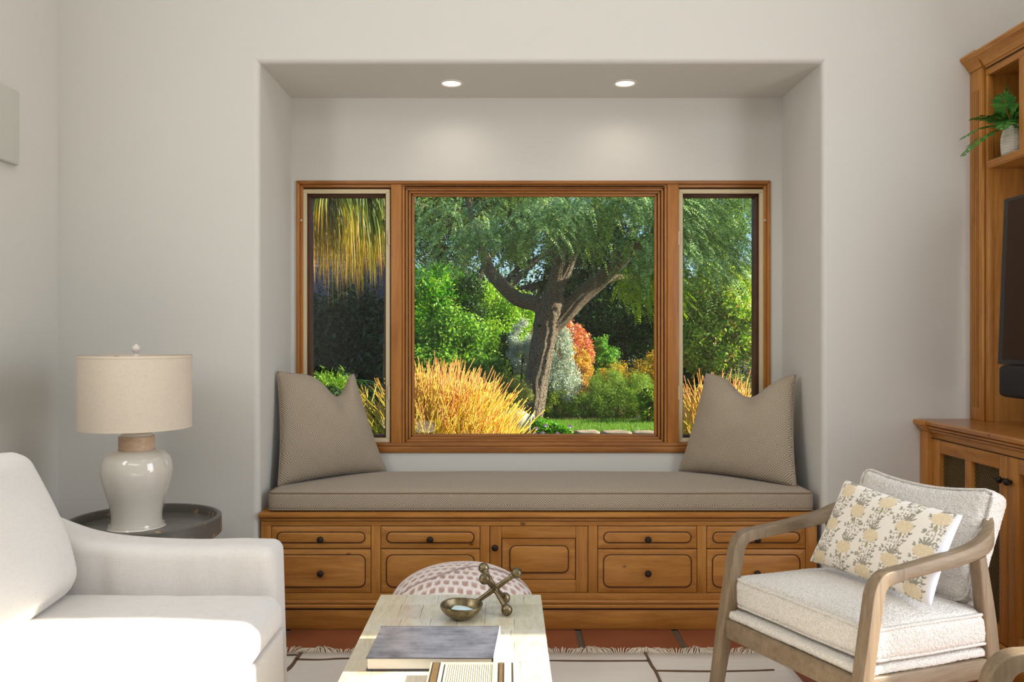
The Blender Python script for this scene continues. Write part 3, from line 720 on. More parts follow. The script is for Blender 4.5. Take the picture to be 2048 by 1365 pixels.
sh = lathe('shade', [(rs0, 0), (rs1, zs1-zs0), (rs1-0.003, zs1-zs0), (rs0-0.003, 0), (rs0, 0)], (sx_, LY_, zs0), M_SHADE, lamp, 96, 30)
m = N('shade_tape', 0.85); m.color(C(216, 202, 182)); M_TAPE = m.m
for z_, r_ in ((zs0, rs0), (zs1-0.008, rs1)):
    lathe('shade_tape', [(r_-0.0035, 0), (r_+0.0012, 0), (r_+0.0012, 0.008), (r_-0.0035, 0.008), (r_-0.0035, 0)], (sx_, LY_, z_), M_TAPE, sh, 96, 30)
tube('harp', [(sx_+0.05*math.sin(a)*1.0, LY_, zs0-0.01+(zs1-zs0-0.01)*(1-math.cos(a))/2) for a in np.linspace(0, 2*PI, 30)], 0.002, M_BRASS, lamp, 6)
for k in range(3):
    a = 2*PI*k/3+0.3; tube('spider', [(sx_, LY_, zs1-0.012), (sx_+(rs1-0.002)*math.cos(a), LY_+(rs1-0.002)*math.sin(a), zs1-0.006)], 0.0018, M_BRASS, sh, 6)
lathe('finial', [(0.0, 0.0), (0.010, 0.0), (0.011, 0.003), (0.006, 0.007), (0.0055, 0.012), (0.012, 0.018), (0.0145, 0.027), (0.012, 0.036), (0.006, 0.040), (0.005, 0.043), (0.0, 0.045)], (X(272, LY_), LY_, zl(714)), m_plain('white_finial', C(226, 216, 206), 0.6), lamp, 24, 60)

# white wall panel on the left wall
pn = box('wall_speaker', XL+0.001, XL+0.022, 2.70, 3.007, Z(332, 3.007), Z(184, 3.007), m_plain('white_panel_paint', C(196, 194, 185), 0.7), None, 0.006, 3)
setp(pn, 'white flat rectangular panel mounted high on the left wall', 'wall panel')

# ------------------------------------------------------------------ rug
m = N('woven_ivory_rug', 0.95, 0.1)
wv = m.n('ShaderNodeTexWave', wave_type='BANDS', bands_direction='Y'); m.set(wv.inputs[0], m.co()); wv.inputs['Scale'].default_value = 110; wv.inputs['Distortion'].default_value = 1.5
m.color(m.mix(m.noise(m.map(m.co(), (1, 8, 1)), 6, 4), C(245, 240, 232), C(232, 225, 216))); m.bump(wv.outputs[0], 0.4, 0.002); M_RUG = m.m
M_RUGL = m_plain('brown_rug_line', C(112, 92, 72), 0.95, 0.1, nscale=200, nstr=0.4)
RY = 3.018; RX = 1.0
rug = thing('rug', 'ivory flatwoven rug with thin brown grid lines and fringe under the coffee table', 'rug', (0, 1.2, 0))
nx, ny = 90, 60; V = []; Fc = []
for i in range(nx+1):
    for j in range(ny+1):
        x = -1.7+(RX+1.7)*i/nx; y = -0.6+(RY+0.6)*j/ny
        yy = y+0.010*noise.noise(Vector((x*1.7, 3, 0)))*(j/ny); xx_ = x+0.012*noise.noise(Vector((9, y*2, 0)))*(i/nx)
        V.append((xx_, yy, 0.009+0.002*noise.noise(Vector((x*4, y*4, 0)))))
for i in range(nx):
    for j in range(ny): Fc.append((i*(ny+1)+j, (i+1)*(ny+1)+j, (i+1)*(ny+1)+j+1, i*(ny+1)+j+1))
o = obj('weave', V, Fc, M_RUG, rug, True); md = o.modifiers.new('t', 'SOLIDIFY'); md.thickness = 0.007; md.offset = -1
def strip(P, w_):
    P = catmull(P, 8); V = []; Fc = []
    for i, p in enumerate(P):
        T = (P[min(i+1, len(P)-1)]-P[max(0, i-1)]).normalized(); s = Vector((-T.y, T.x, 0)); ww = w_*(1+0.35*noise.noise(p*22))
        for q, z in ((s*ww/2, 0.0085), (s*ww/2, 0.0128), (-s*ww/2, 0.0128), (-s*ww/2, 0.0085)): V.append((p.x+q.x, p.y+q.y, z))
    for i in range(len(P)-1):
        for k in range(4): Fc.append((i*4+k, i*4+(k+1) % 4, i*4+4+(k+1) % 4, i*4+4+k))
    obj('woven_line', V, Fc, M_RUGL, rug)
def fp(px, py): D = EYE*F/(py-CY); return (X(px, D), D, 0.0)
strip([fp(1290, 1311), fp(1302, 1336), fp(1318, 1365), (0.50, 2.3, 0), (0.49, 1.6, 0), (0.5, 0.8, 0)], 0.010)
strip([fp(1064, 1328), fp(1170, 1329), fp(1298, 1328.5)], 0.0075)
strip([fp(1313, 1348.5), fp(1420, 1350), fp(1500, 1349), (0.93, 2.86, 0)], 0.0075)
strip([fp(604, 1309), fp(592, 1326), fp(577, 1345), (-0.80, 2.7, 0), (-0.85, 1.8, 0), (-0.83, 0.8, 0)], 0.013)
strip([fp(560, 1317), fp(594, 1316.5)], 0.0075)
strip([fp(592, 1325.5), fp(640, 1326.5), fp(700, 1324), (-0.3, 2.955, 0), (-0.05, 2.96, 0), (0.15, 2.955, 0)], 0.0085)
strip([(-0.2, 3.0, 0), (-0.21, 2.4, 0), (-0.2, 1.5, 0)], 0.01)
for yy in (2.35, 1.9, 1.45): strip([(-0.8, yy, 0), (0, yy+0.01, 0), (0.95, yy-0.01, 0)], 0.0075)
# fringe: twisted cords, joined
V = []; Fc = []
x = -1.68
while x < RX-0.01:
    cl = noise.noise(Vector((x*9, 2, 0))); ln = 0.050+0.030*noise.noise(Vector((x*14, 5, 0)))+random.uniform(-0.008, 0.010); dx = 0.035*math.sin(x*31)+0.03*cl+random.uniform(-0.008, 0.008)
    y0 = RY+0.010*noise.noise(Vector((x*1.7, 3, 0)))-0.004; hb = 0.014+0.010*max(0, cl)+random.uniform(0, 0.006)
    P = [Vector((x, y0, 0.009)), Vector((x+dx*0.35, y0+ln*0.35, hb)), Vector((x+dx*0.8, y0+ln*0.75, hb*0.8)), Vector((x+dx*1.1, y0+ln, 0.004))]
    v, f = tube('', P, [0.0028, 0.0026, 0.0026, 0.002], None, None, 5, raw=True)
    k = len(V); V += v; Fc += [tuple(i+k for i in q) for q in f]; x += random.uniform(0.0055, 0.0085)
o = obj('fringe', V, Fc, m_plain('fringe_cotton', C(222, 208, 188), 0.95), rug, True); o['kind'] = 'stuff'

# ------------------------------------------------------------------ pouf
px_, py_ = X(924, 2.80), 2.80; PR = 0.245; PH = 0.385
V = []; Fc = []; Cc = []; ns, nr = 380, 100
def pouf_prof(t):
    # t 0 centre top .. 1 bottom
    if t < 0.5: a = t/0.5; r = PR*math.sin(a*PI/2)**0.9; z = PH-0.135*(1-math.cos(a*PI/2)); return r, z
    a = (t-0.5)/0.5; return PR*(1-0.10*a**3)+0.018*math.sin(a*PI), (PH-0.135)*(1-a)+0.012
for i in range(ns):
    th = 2*PI*i/ns
    for j in range(nr+1):
        t = j/nr; r, z = pouf_prof(t)
        x, y = r*math.cos(th), r*math.sin(th)
        if t < 0.46:
            u, v = x, y
            dia = y < 0.02+0.03*math.sin(x*30) and False
        else: u, v = th*PR, z
        wob = 0.004*noise.noise(Vector((u*18, v*18, 0)))
        vv = (v+0.012*math.sin(u*14)+wob)/0.036; row = math.floor(vv); uu = (u+0.006*noise.noise(Vector((u*9, v*9, 4))))/0.029+0.5*(row % 2)
        fu, fv = abs(uu-math.floor(uu)-0.5)*2, abs(vv-row-0.5)*2
        inside = max(0, min(1, (0.62-max(fu*0.9, fv*0.8+0.15*fu))/0.14))
        ridge = 1-inside; rr = r+0.0035*ridge*(t**0.5); zz_ = z+0.004*ridge*(1-t)
        V.append((px_+rr*math.cos(th), py_+rr*math.sin(th), zz_+0.003*noise.noise(Vector((x*9, y*9, 0)))))
        nn = 0.5+0.5*noise.noise(Vector((u*170, v*170, 1)))
        a_, b_ = lin((228, 216, 210)), lin((168, 134, 116)); k = inside*(0.65+0.35*nn)
        Cc.append([a_[q]*(1-k)+b_[q]*k for q in range(3)])
for i in range(ns):
    for j in range(nr): Fc.append((i*(nr+1)+j, ((i+1) % ns)*(nr+1)+j, ((i+1) % ns)*(nr+1)+j+1, i*(nr+1)+j+1))
m = N('woven_pouf', 0.95, 0.1); a = m.n('ShaderNodeVertexColor', layer_name='print'); m.color(a.outputs[0]); m.bump(m.noise(m.co(), 300, 3), 0.5, 0.002)
pf = thing('pouf', 'round woven pouf with white ridges and brown spots behind the coffee table', 'pouf', (px_, py_, 0))
obj('cover', V, Fc, m.m, pf, True, col=Cc, attrname='print')
P = []
for k in range(40):
    t = k/39; x = -PR*0.93+1.86*PR*t; y = -0.045+0.050*math.tanh((t-0.45)*7); r = math.hypot(x, y)
    zc = PH-0.135*(1-math.cos(math.asin(min(1, (r/PR)**(1/0.9))))); P.append((px_+x, py_+y, zc+0.0065))
tube('seam', P, 0.0020, m_plain('seam_thread', C(168, 148, 140), 0.9), pf, 6)

# ------------------------------------------------------------------ coffee table
T0, T1, TYF, TYN, TH = -0.370, 0.0975, 2.393, 1.16, 0.42
ctb = thing('coffee_table', 'narrow cream bone inlay coffee table with patchwork top on the rug', 'table', ((T0+T1)/2, 1.8, 0))
m = N('bone_inlay', 0.22, 0.5)
gr = m.noise(m.map(m.co(), (34, 7, 34)), 2.0, 5, 0.65, 0.8); rd = m.rnd()
base = m.ramp(rd, [(0.0, C(218, 208, 180)), (0.2, C(228, 221, 200)), (0.45, C(208, 196, 168)), (0.6, C(232, 226, 208)), (0.8, C(214, 203, 184)), (1.0, C(224, 213, 184))])
m.color(m.mix(m.math('MULTIPLY', m.ramp(gr, [(0.42, (0, 0, 0, 1)), (0.72, (1, 1, 1, 1))]), 0.55), base, C(186, 160, 112)))
st_ = m.noise(m.co(), 9, 2); m.color(m.mix(m.ramp(st_, [(0.66, (0, 0, 0, 1)), (0.74, (0.6, 0.6, 0.6, 1))]), m.b.inputs['Base Color'].links[0].from_socket, C(200, 146, 100)))
m.bump(gr, 0.06, 0.001); m.b.inputs['Coat Weight'].default_value = 0.3; M_BONE = m.m
box('table_body', T0+0.003, T1-0.003, TYN, TYF-0.003, TH-0.06, TH-0.003, M_BONE, ctb, 0.002)
for xa_ in (T0+0.003, T1-0.058):
    for ya_ in (TYN+0.003, TYF-0.058): box('leg', xa_, xa_+0.055, ya_, ya_+0.055, 0.0115, TH-0.055, M_BONE, ctb, 0.002)
y = TYF; row = 0; rs = random.Random(3)
while y > TYN+0.01:
    hgt = min(rs.choice((0.085, 0.105, 0.12)), y-TYN); x = T0; first = True
    if y-hgt-TYN < 0.03: hgt = y-TYN
    while x < T1-0.002:
        wd_ = rs.uniform(0.055, 0.095)
        if T1-(x+wd_) < 0.035: wd_ = T1-x
        box('inlay_tile', x+0.0003, x+wd_-0.0003, y-hgt+0.0003, y-0.0003, TH-0.004, TH-rs.uniform(0, 0.0002), M_BONE, ctb, 0.0005, 1)
        x += wd_
    y -= hgt; row += 1

# book
m = N('grey_photo_cover', 0.25, 0.5)
n1 = m.noise(m.map(m.co(), (1, 1, 1)), 11, 5, 0.6); n2 = m.noise(m.map(m.co(), (1, 14, 1)), 10, 4)
m.color(m.mix(m.ramp(m.math('ADD', m.math('MULTIPLY', n1, 0.75), m.math('MULTIPLY', n2, 0.25)), [(0.34, (0, 0, 0, 1)), (0.60, (1, 1, 1, 1))]), C(62, 61, 65), C(110, 108, 113))); M_COVER = m.m
M_PAGE = m_plain('page_edges', C(232, 226, 214), 0.8, nscale=600, nstr=0.2); M_BOARD = m_plain('dark_book_board', C(62, 60, 64), 0.5)
bk = thing('book', 'grey covered hardback book lying flat on the coffee table', 'book', (-0.17, 1.94, TH))
def quadslab(name, pts, z0, z1, mat, parent, bev=0.0008):
    V = [(p[0], p[1], z) for z in (z0, z1) for p in pts]; n = len(pts)
    return poly(name, V, [tuple(range(n))[::-1], tuple(range(n, 2*n))]+[(i, (i+1) % n, n+(i+1) % n, n+i) for i in range(n)], mat, parent, bev, 1)
hb = 0.031; bp = [(-0.318, 1.842), (-0.032, 1.842), (-0.020, 2.043), (-0.313, 2.043)]
def inset(P, d):
    c = Vector((sum(p[0] for p in P)/len(P), sum(p[1] for p in P)/len(P))); return [tuple(Vector(p)+(c-Vector(p)).normalized()*d) for p in P]
quadslab('back_cover', bp, TH+0.0005, TH+0.004, M_BOARD, bk); quadslab('pages', inset(bp, 0.004), TH+0.004, TH+hb-0.003, M_PAGE, bk); quadslab('front_cover', bp, TH+hb-0.003, TH+hb, M_COVER, bk)
box('spine', -0.3155, -0.018, 2.040, 2.0445, TH+0.0005, TH+hb, M_COVER, bk, 0.001)
quadslab('jacket_edge', [(-0.0325, 1.8415), (-0.0295, 1.8415), (-0.0175, 2.0435), (-0.0205, 2.0435)], TH+0.0005, TH+hb+0.0008, m_plain('clear_jacket', C(236, 234, 238), 0.1), bk)

# bone inlaid box
bx = thing('inlaid_box', 'striped bone and wood inlaid box at the near end of the coffee table', 'box', (-0.075, 1.70, TH))
Zb = TH+0.0285; b0, b1, yf, yn = -0.170, 0.0185, 1.822, 1.560
box('box_body', b0, b1, yn, yf, TH+0.0005, Zb-0.003, M_BOARD if False else m_plain('box_wood', C(120, 98, 66), 0.5, var=0.2, vscale=30), bx, 0.001)
M_CRM = m_plain('cream_bone', C(222, 212, 182), 0.3, var=0.02, vscale=60); M_BRN = m_plain('brown_inlay', C(112, 88, 54), 0.4, var=0.15, vscale=90); M_DRK = m_plain('dark_inlay', C(70, 60, 44), 0.4); M_RIB = m_plain('ribbed_bone', C(200, 190, 160), 0.35, var=0.03, vscale=50)
wdt = b1-b0; px0 = 862; sc_ = wdt/170.0
segs = [(0, 3, M_RIB), (3, 5.5, M_DRK), (5.5, 17.5, M_BRN), (17.5, 20, M_DRK), (20, 27, M_CRM), (27, 30, M_DRK), (30, 32, M_CRM)]
k = 32
while k < 122: segs += [(k, k+3.4, M_CRM if int(k/4.2) % 2 else M_RIB)]; k += 4.2
segs += [(122, 128, M_RIB), (128, 134, M_CRM), (134, 137, M_DRK), (137, 144, M_BRN), (144, 147, M_DRK), (147, 161, M_CRM), (161, 164.5, M_DRK), (164.5, 170, M_CRM)]
ends = 0.012
for a_, b_, mt in segs: box('inlay_strip', b0+a_*sc_+0.0002, b0+b_*sc_-0.0002, yn, yf-(ends if 27 <= a_ < 134 else 0), Zb-0.0032, Zb-0.0006*(mt is M_DRK), mt, bx)
box('end_strip', b0+27.2*sc_, b0+133.8*sc_, yf-ends+0.0004, yf, Zb-0.0032, Zb, M_RIB, bx)

# bowl and pale stone
bwx, bwy = X(923, 2.19), 2.19
bw = thing('metal_bowl', 'small aged bronze bowl holding a pale blue stone on the coffee table', 'bowl', (bwx, bwy, TH))
lathe('bowl_shell', [(0.0, 0.001), (0.022, 0.001), (0.032, 0.006), (0.045, 0.016), (0.053, 0.027), (0.0565, 0.036), (0.0560, 0.0385), (0.0530, 0.0385), (0.0515, 0.036), (0.048, 0.026), (0.040, 0.016), (0.028, 0.010), (0.0, 0.008)], (bwx, bwy, TH), M_BRASS, bw, 56, 60,
      fn=lambda a, j, r, z: (r*(1+0.015*math.sin(2*a+1)), z+0.0012*math.sin(a*3+1)*(z > 0.02)))
bm = bmesh.new(); bmesh.ops.create_icosphere(bm, subdivisions=2, radius=1.0)
for v in bm.verts:
    v.co = Vector((round(v.co.x*2.2)/2.2*0.024+v.co.x*0.006, v.co.y*0.017, v.co.z*0.009)); v.co += Vector((0.004*noise.noise(v.co*90), 0.003*noise.noise(v.co*110+Vector((4, 4, 4))), 0.002*noise.noise(v.co*130)))
me = bpy.data.meshes.new('stone'); bm.to_mesh(me); bm.free(); m = N('pale_blue_stone', 0.35, 0.5); m.color(m.mix(m.noise(m.co(), 60, 2), C(214, 230, 232), C(186, 210, 216))); m.b.inputs['Subsurface Weight'].default_value = 0.2; me.materials.append(m.m)
o = bpy.data.objects.new('stone', me); COL.objects.link(o); o.location = (bwx+0.003, bwy-0.004, TH+0.023); o.rotation_euler = (0.1, 0.08, -0.35)
setp(o, 'pale blue white crystal lying in the small bronze bowl', 'stone')

# brass jack
jr, jR = 0.0152, 0.0735; hz = jR/math.sqrt(3)+jr; jx, jy = X(990, 2.262), 2.262
jk = thing('brass_jack', 'large aged brass toy jack standing on the coffee table behind the bowl', 'ornament', (jx, jy, TH))
Cj = Vector((jx, jy, TH+hz)); fi = math.radians(3)
el = math.asin(1/math.sqrt(3))
for k in range(3):
    a = fi+2*PI*k/3; d = Vector((math.cos(a)*math.cos(el), math.sin(a)*math.cos(el), math.sin(el)))
    n_ = 13; Pp = [Cj+d*(jR*(-1+2*i/(n_-1))) for i in range(n_)]; Rr = [0.0058+0.0024*abs(math.cos(PI*i/(n_-1)))**3 + 0.003*max(0, 1-abs(i-6)/1.5) for i in range(n_)]
    tube('rod', Pp, [0.0062+0.0022*(1-abs(-1+2*i/(n_-1)))**2 for i in range(n_)], M_BRASS, jk, 16)
    for s in (-1, 1):
        sphere('ball', Cj+d*(jR*s), jr, M_BRASS, jk, 28, 18)
        tube('ferrule', [Cj+d*(s*(jR-jr*1.15)), Cj+d*(s*(jR-jr*0.75))], [0.0078, 0.0085], M_BRASS, jk, 16)

# ------------------------------------------------------------------ armchairs (built in local axes: +x to the back, +y to the far side)
def armchair(label, loc, rz, group, full=True):
    ch = thing('armchair', label, 'armchair', (0, 0, 0), group)
    hw = 0.253; zA = 0.537
    def leg(s):
        C_ = [(-0.105+0.095*t, 0.497*t) for t in np.linspace(0, 1, 9)]+[((1-t)**2*-0.010+2*t*(1-t)*0.001+t*t*0.045, (1-t)**2*0.497+2*t*(1-t)*(zA+0.006)+t*t*(zA+0.007)) for t in np.linspace(0.12, 1, 9)]+[(0.10, zA+0.0115)]
        n = len(C_); L = []; Rr = []
        for i, c in enumerate(C_):
            a_, b_ = C_[max(0, i-1)], C_[min(n-1, i+1)]; d = Vector((b_[0]-a_[0], b_[1]-a_[1])).normalized(); nn = Vector((-d.y, d.x))
            h = (0.014+0.008*min(1, c[1]/0.3))*(1 if i < 10 else 1-0.22*(i-9)/(n-10))
            L.append((c[0]+nn.x*h, c[1]+nn.y*h)); Rr.append((c[0]-nn.x*h, c[1]-nn.y*h))
        poly_ = L+Rr[::-1]; y0, y1 = s*hw-0.0175, s*hw+0.0175
        extrude('leg', poly_, 'y', y0, y1, M_OAKZ, ch, 0.0045, 3)
    leg(1); leg(-1)
    # arm rail wraps round the back
    P = catmull([(0.085, -hw, zA+0.010), (0.20, -hw, zA+0.018), (0.34, -hw-0.004, zA+0.030), (0.44, -hw+0.004, zA+0.052), (0.515, -hw+0.05, zA+0.082), (0.56, -hw+0.14, zA+0.100), (0.575, 0, zA+0.106),
                 (0.56, hw-0.14, zA+0.100), (0.515, hw-0.05, zA+0.082), (0.44, hw-0.004, zA+0.052), (0.34, hw+0.004, zA+0.030), (0.20, hw, zA+0.018), (0.085, hw, zA+0.010)], 6)
    n = len(P); Ht = [0.034+0.026*math.sin(PI*i/(n-1))**2 for i in range(n)]; Wd = [0.034-0.008*math.sin(PI*i/(n-1))**2 for i in range(n)]
    beam('arm_rail', P, Wd, Ht, M_OAKX, ch, r=0.22)
    for s in (-1, 1):
        beam('back_leg', catmull([(0.500, s*(hw-0.006), 0.0), (0.468, s*(hw-0.006), 0.2), (0.440, s*(hw-0.004), 0.38), (0.400, s*hw, zA+0.018)], 5), 0.034, [0.030+0.025*math.sin(PI*(i+4)/20) for i in range(16)], M_OAKZ, ch, up=(1, 0, 0), r=0.35)
        beam('side_rail', [(-0.045, s*(hw-0.002), 0.272), (0.46, s*(hw-0.006), 0.238)], 0.026, 0.055, M_OAKX, ch, r=0.3)
    beam('front_rail', [(-0.050, -hw, 0.270), (-0.050, hw, 0.270)], 0.028, 0.056, M_OAKX, ch, r=0.3)
    beam('back_rail', [(0.452, -hw, 0.240), (0.452, hw, 0.240)], 0.026, 0.05, M_OAKX, ch, r=0.3)
    for yq in (-0.12, 0.0, 0.12): beam('back_slat', [(0.46, yq, 0.25), (0.50, yq, 0.42), (0.562, yq, zA+0.085)], 0.032, 0.012, M_OAKZ, ch, up=(1, 0, 0), r=0.3)
    def slope(w_, p): return Vector((w_.x, w_.y, w_.z-0.055*(w_.x+0.05)+0.003*noise.noise(w_*8)))
    f = 0.0022
    cushion('seat_pad', -0.052, 0.455, -hw-0.004, hw+0.004, 0.297, 0.323, M_BOUC, ch, r=0.010, crown=0.006, n=(90, 90, 6), deform=slope, fuzz=f)
    cushion('seat_cushion', -0.022, 0.455, -hw-0.006, hw+0.000, 0.330, 0.424, M_BOUC, ch, r=0.024, crown=0.032, belly=0.006, n=(130, 130, 26), deform=slope, fuzz=f, side=0.010)
    for z_ in (0.417, 0.337):
        L = rect_loop(-0.019, 0.452, -hw-0.004, hw-0.002, z_, 0.03)
        loop_tube('welt', [slope(p, None)+Vector((0.0015*noise.noise(p*140), 0.0015*noise.noise(p*150), 0)) for p in L], 0.0048, M_BOUC, ch, 6)
    th = math.radians(21); s2, c2 = math.sin(th), math.cos(th)
    # back cushion: local x up the back, y across, z out of the front
    M = Matrix(((s2, 0, -c2, 0.405), (0, 1, 0, -0.002), (c2, 0, s2, 0.395), (0, 0, 0, 1)))
    M = Matrix(((s2, 0, -c2, 0.428), (0, 1, 0, 0.004), (c2, 0, s2, 0.398), (0, 0, 0, 1)))
    def bdef(w_, p):
        e = abs(w_.y)/0.25
        return Vector((w_.x+(0.040*max(0, w_.x/0.36)*(e*e-0.6)), w_.y*(1+0.05*w_.x/0.36), w_.z+0.006*noise.noise(w_*7)))
    cushion('back_cushion', 0, 0.340, -0.216, 0.216, -0.060, 0.035, M_BOUC, ch, r=0.032, crown=0.03, belly=0.01, n=(100, 130, 24), deform=bdef, fuzz=f, M=M)
    L = [Vector((q.x, q.y, q.z)) for q in rect_loop(0.006, 0.336, -0.214, 0.214, 0.024, 0.035)]
    loop_tube('welt', [M @ (bdef(q, None)+Vector((0.001*noise.noise(q*140), 0.001*noise.noise(q*150), 0))) for q in L], 0.0046, M_BOUC, ch, 6)
    ch.location = loc; ch.rotation_euler = (0, 0, rz)
    return ch
grp = 'pair of oak framed boucle armchairs'
a1 = armchair('oak framed armchair with ivory boucle cushions and a floral pillow, facing the coffee table', (0.8275, 2.316, 0.0115), math.atan2(0.441, 0.897), grp)
a2 = a1.copy(); COL.objects.link(a2)
for c in list(a1.children): q = c.copy(); COL.objects.link(q); q.parent = a2
a2.location = (0.945, 1.315, 0.0115); a2.rotation_euler = (0, 0, math.radians(1)); a2['label'] = 'oak armchair of which only an arm corner shows at the bottom right'

# floral lumbar pillow, printed by colour per vertex
def floral(uv):
    n = len(uv); u, v = uv[:, 0].copy(), uv[:, 1].copy(); rs = np.random.default_rng(5)
    base = np.tile(np.array(lin((238, 231, 220))), (n, 1)); col = base.copy()
    def paint(mask, c, k=1.0): col[mask] = col[mask]*(1-k)+np.array(c)*k
    stem, leaf, leaf2 = lin((168, 156, 140)), lin((164, 156, 134)), lin((142, 137, 124))
    def leafp(x, y, a, L, c, wf=0.2):
        dx, dy = u-x, v-y; near = (np.abs(dx) < L) & (np.abs(dy) < L); ix = np.nonzero(near)[0]
        if len(ix) == 0: return
        dx, dy = dx[ix], dy[ix]; t = (dx*math.cos(a)+dy*math.sin(a))/L; q = -dx*math.sin(a)+dy*math.cos(a)
        ok = (t > 0) & (t < 1) & (np.abs(q) < wf*L*np.sin(np.clip(t, 0, 1)*PI)**0.8); col[ix[ok]] = col[ix[ok]]*0.15+np.array(c)*0.85
    px, py = 0.165, 0.112; fl = []
    for i in range(-4, 5):
        for j in range(-3, 4): fl.append((i*px*0.5+rs.uniform(-0.005, 0.005), j*py+(py*0.5 if i % 2 else 0)+rs.uniform(-0.006, 0.006)))
    for cx, cy in fl:
        ln = rs.uniform(-0.18, 0.18)
        for k in range(21):
            t = k/20; y_ = cy-0.018-0.100*t; x_ = cx+ln*0.09*t+0.004*math.sin(t*6)
            paint((np.abs(u-x_) < 0.0011) & (np.abs(v-y_) < 0.0030), stem, 0.85)
            if k % 3 == 0:
                for sd in (-1, 1):
                    a = PI/2-sd*(0.85+rs.uniform(-0.2, 0.2)); tw = rs.uniform(0.016, 0.038)
                    for q in range(4):
                        xx2, yy2 = x_+math.cos(a)*tw*(q+1)/4, y_+math.sin(a)*tw*(q+1)/4
                        leafp(xx2, yy2, a+0.8*(1 if q % 2 else -1), 0.0105, leaf if (k+q) % 3 else leaf2, 0.21)
                    leafp(x_+math.cos(a)*tw, y_+math.sin(a)*tw, a, 0.014, leaf2, 0.2)
        for q in range(5): leafp(cx, cy+0.016, PI/2+(q-2)*0.45, 0.030, leaf2, 0.09)
    for cx, cy in fl:
        ex, ey = (u-cx)/0.0275, (v-cy)/0.0200; d = np.sqrt(ex*ex+ey*ey); ang = np.arctan2(ey, ex); msk = d < 1+0.05*np.cos(ang*9)
        paint(msk, lin((232, 217, 186)), 0.92)
        rr_ = d*5.5; ri = np.floor(rr_); scal = (rr_-ri)-0.35*np.abs(np.sin(ang*(3+2*ri)+ri*1.7)); paint(msk & (np.abs(scal-0.05) < 0.16), lin((206, 176, 124)), 0.75)
        leafp(cx, cy-0.040, PI/2, 0.020, lin((156, 146, 100)), 0.22)
    side = u > 0.196
    paint(side, lin((232, 232, 236)))
    return np.concatenate([col, np.ones((n, 1))], 1)
zc = 0.445
pillow('lumbar_pillow', (0.957, 2.595, zc+0.018), (1.128, 2.185, zc+0.008), (1.235, 2.225, 0.688), (1.055, 2.56, 0.727), 0.048, m_print(),
       'cream rectangular pillow printed with yellow flowers and grey leaves on the armchair', 'pillow', None, n=(300, 190), pinch=0.055, colfn=floral, matback=m_plain('white_pillow_back', C(236, 236, 240), 0.9), power=0.40, nz=0.003)

# ------------------------------------------------------------------ media cabinet along the right wall
mc = thing('media_cabinet', 'honey pine built in media cabinet with wire mesh doors below and open shelves above', 'cabinet', (1.93, 2.76, 0))
LX = 1.675; UX = 1.872; EY = 2.235; RW = XR-0.004; CTZ = 0.844
def dy(px, x): return Dx(px, x)
# lower part: counter, mouldings, posts, doors
def lprof(off, zt_): return [(RW, zt_), (off+0.004, zt_), (off-0.002, zt_-0.006), (off-0.002, zt_-0.016), (off+0.006, zt_-0.022), (RW, zt_-0.022)]
extrude('counter', lprof(1.648, CTZ), 'y', EY, WD-0.001, M_TOPY, mc, 0.0015)
extrude('counter_moulding', [(1.70, CTZ-0.0225), (1.652, CTZ-0.0225), (1.654, CTZ-0.030), (1.660, CTZ-0.034), (1.660, CTZ-0.040), (1.666, CTZ-0.046), (1.70, CTZ-0.046)], 'y', EY, WD-0.066, M_PY, mc)
box('glaze_line', 1.6575, 1.68, EY, WD-0.066, CTZ-0.0345, CTZ-0.0325, M_GLAZE, mc)
extrude('post_cap', [(1.70, CTZ-0.0005), (1.634, CTZ-0.001), (1.630, CTZ-0.008), (1.632, CTZ-0.018), (1.642, CTZ-0.024), (1.650, CTZ-0.040), (1.658, CTZ-0.046), (1.70, CTZ-0.046)], 'y', WD-0.070, WD-0.0008, M_PY, mc, 0.0015)
box('post', 1.658, 1.72, WD-0.063, WD-0.001, 0, CTZ-0.046, M_PZ, mc, 0.002)
box('frieze', LX, LX+0.02, EY, WD-0.063, 0.776, CTZ-0.046, M_PY, mc, 0.001)
box('glaze_line', LX-0.003, LX+0.01, EY, WD-0.063, 0.7735, 0.7765, M_GLAZE, mc)
box('carcass_side', LX+0.004, RW, WD-0.03, WD-0.002, 0.0, CTZ-0.023, M_PZ, mc)
box('carcass', LX+0.06, RW, EY, WD-0.03, 0.02, CTZ-0.024, M_GLAZE, mc)
box('carcass_end', LX, RW, EY-0.02, EY, 0.0, CTZ-0.023, M_PZ, mc, 0.001)
box('plinth', LX-0.010, LX+0.02, EY, WD-0.063, 0.0, 0.105, M_PY, mc, 0.002)
extrude('plinth_moulding', [(LX+0.01, 0.105), (LX-0.012, 0.105), (LX-0.014, 0.112), (LX-0.006, 0.118), (LX-0.003, 0.128), (LX+0.01, 0.130)], 'y', EY, WD-0.063, M_PY, mc)
M_WIRE = m_plain('bronze_wire', C(132, 112, 74), 0.4, metal=0.5)
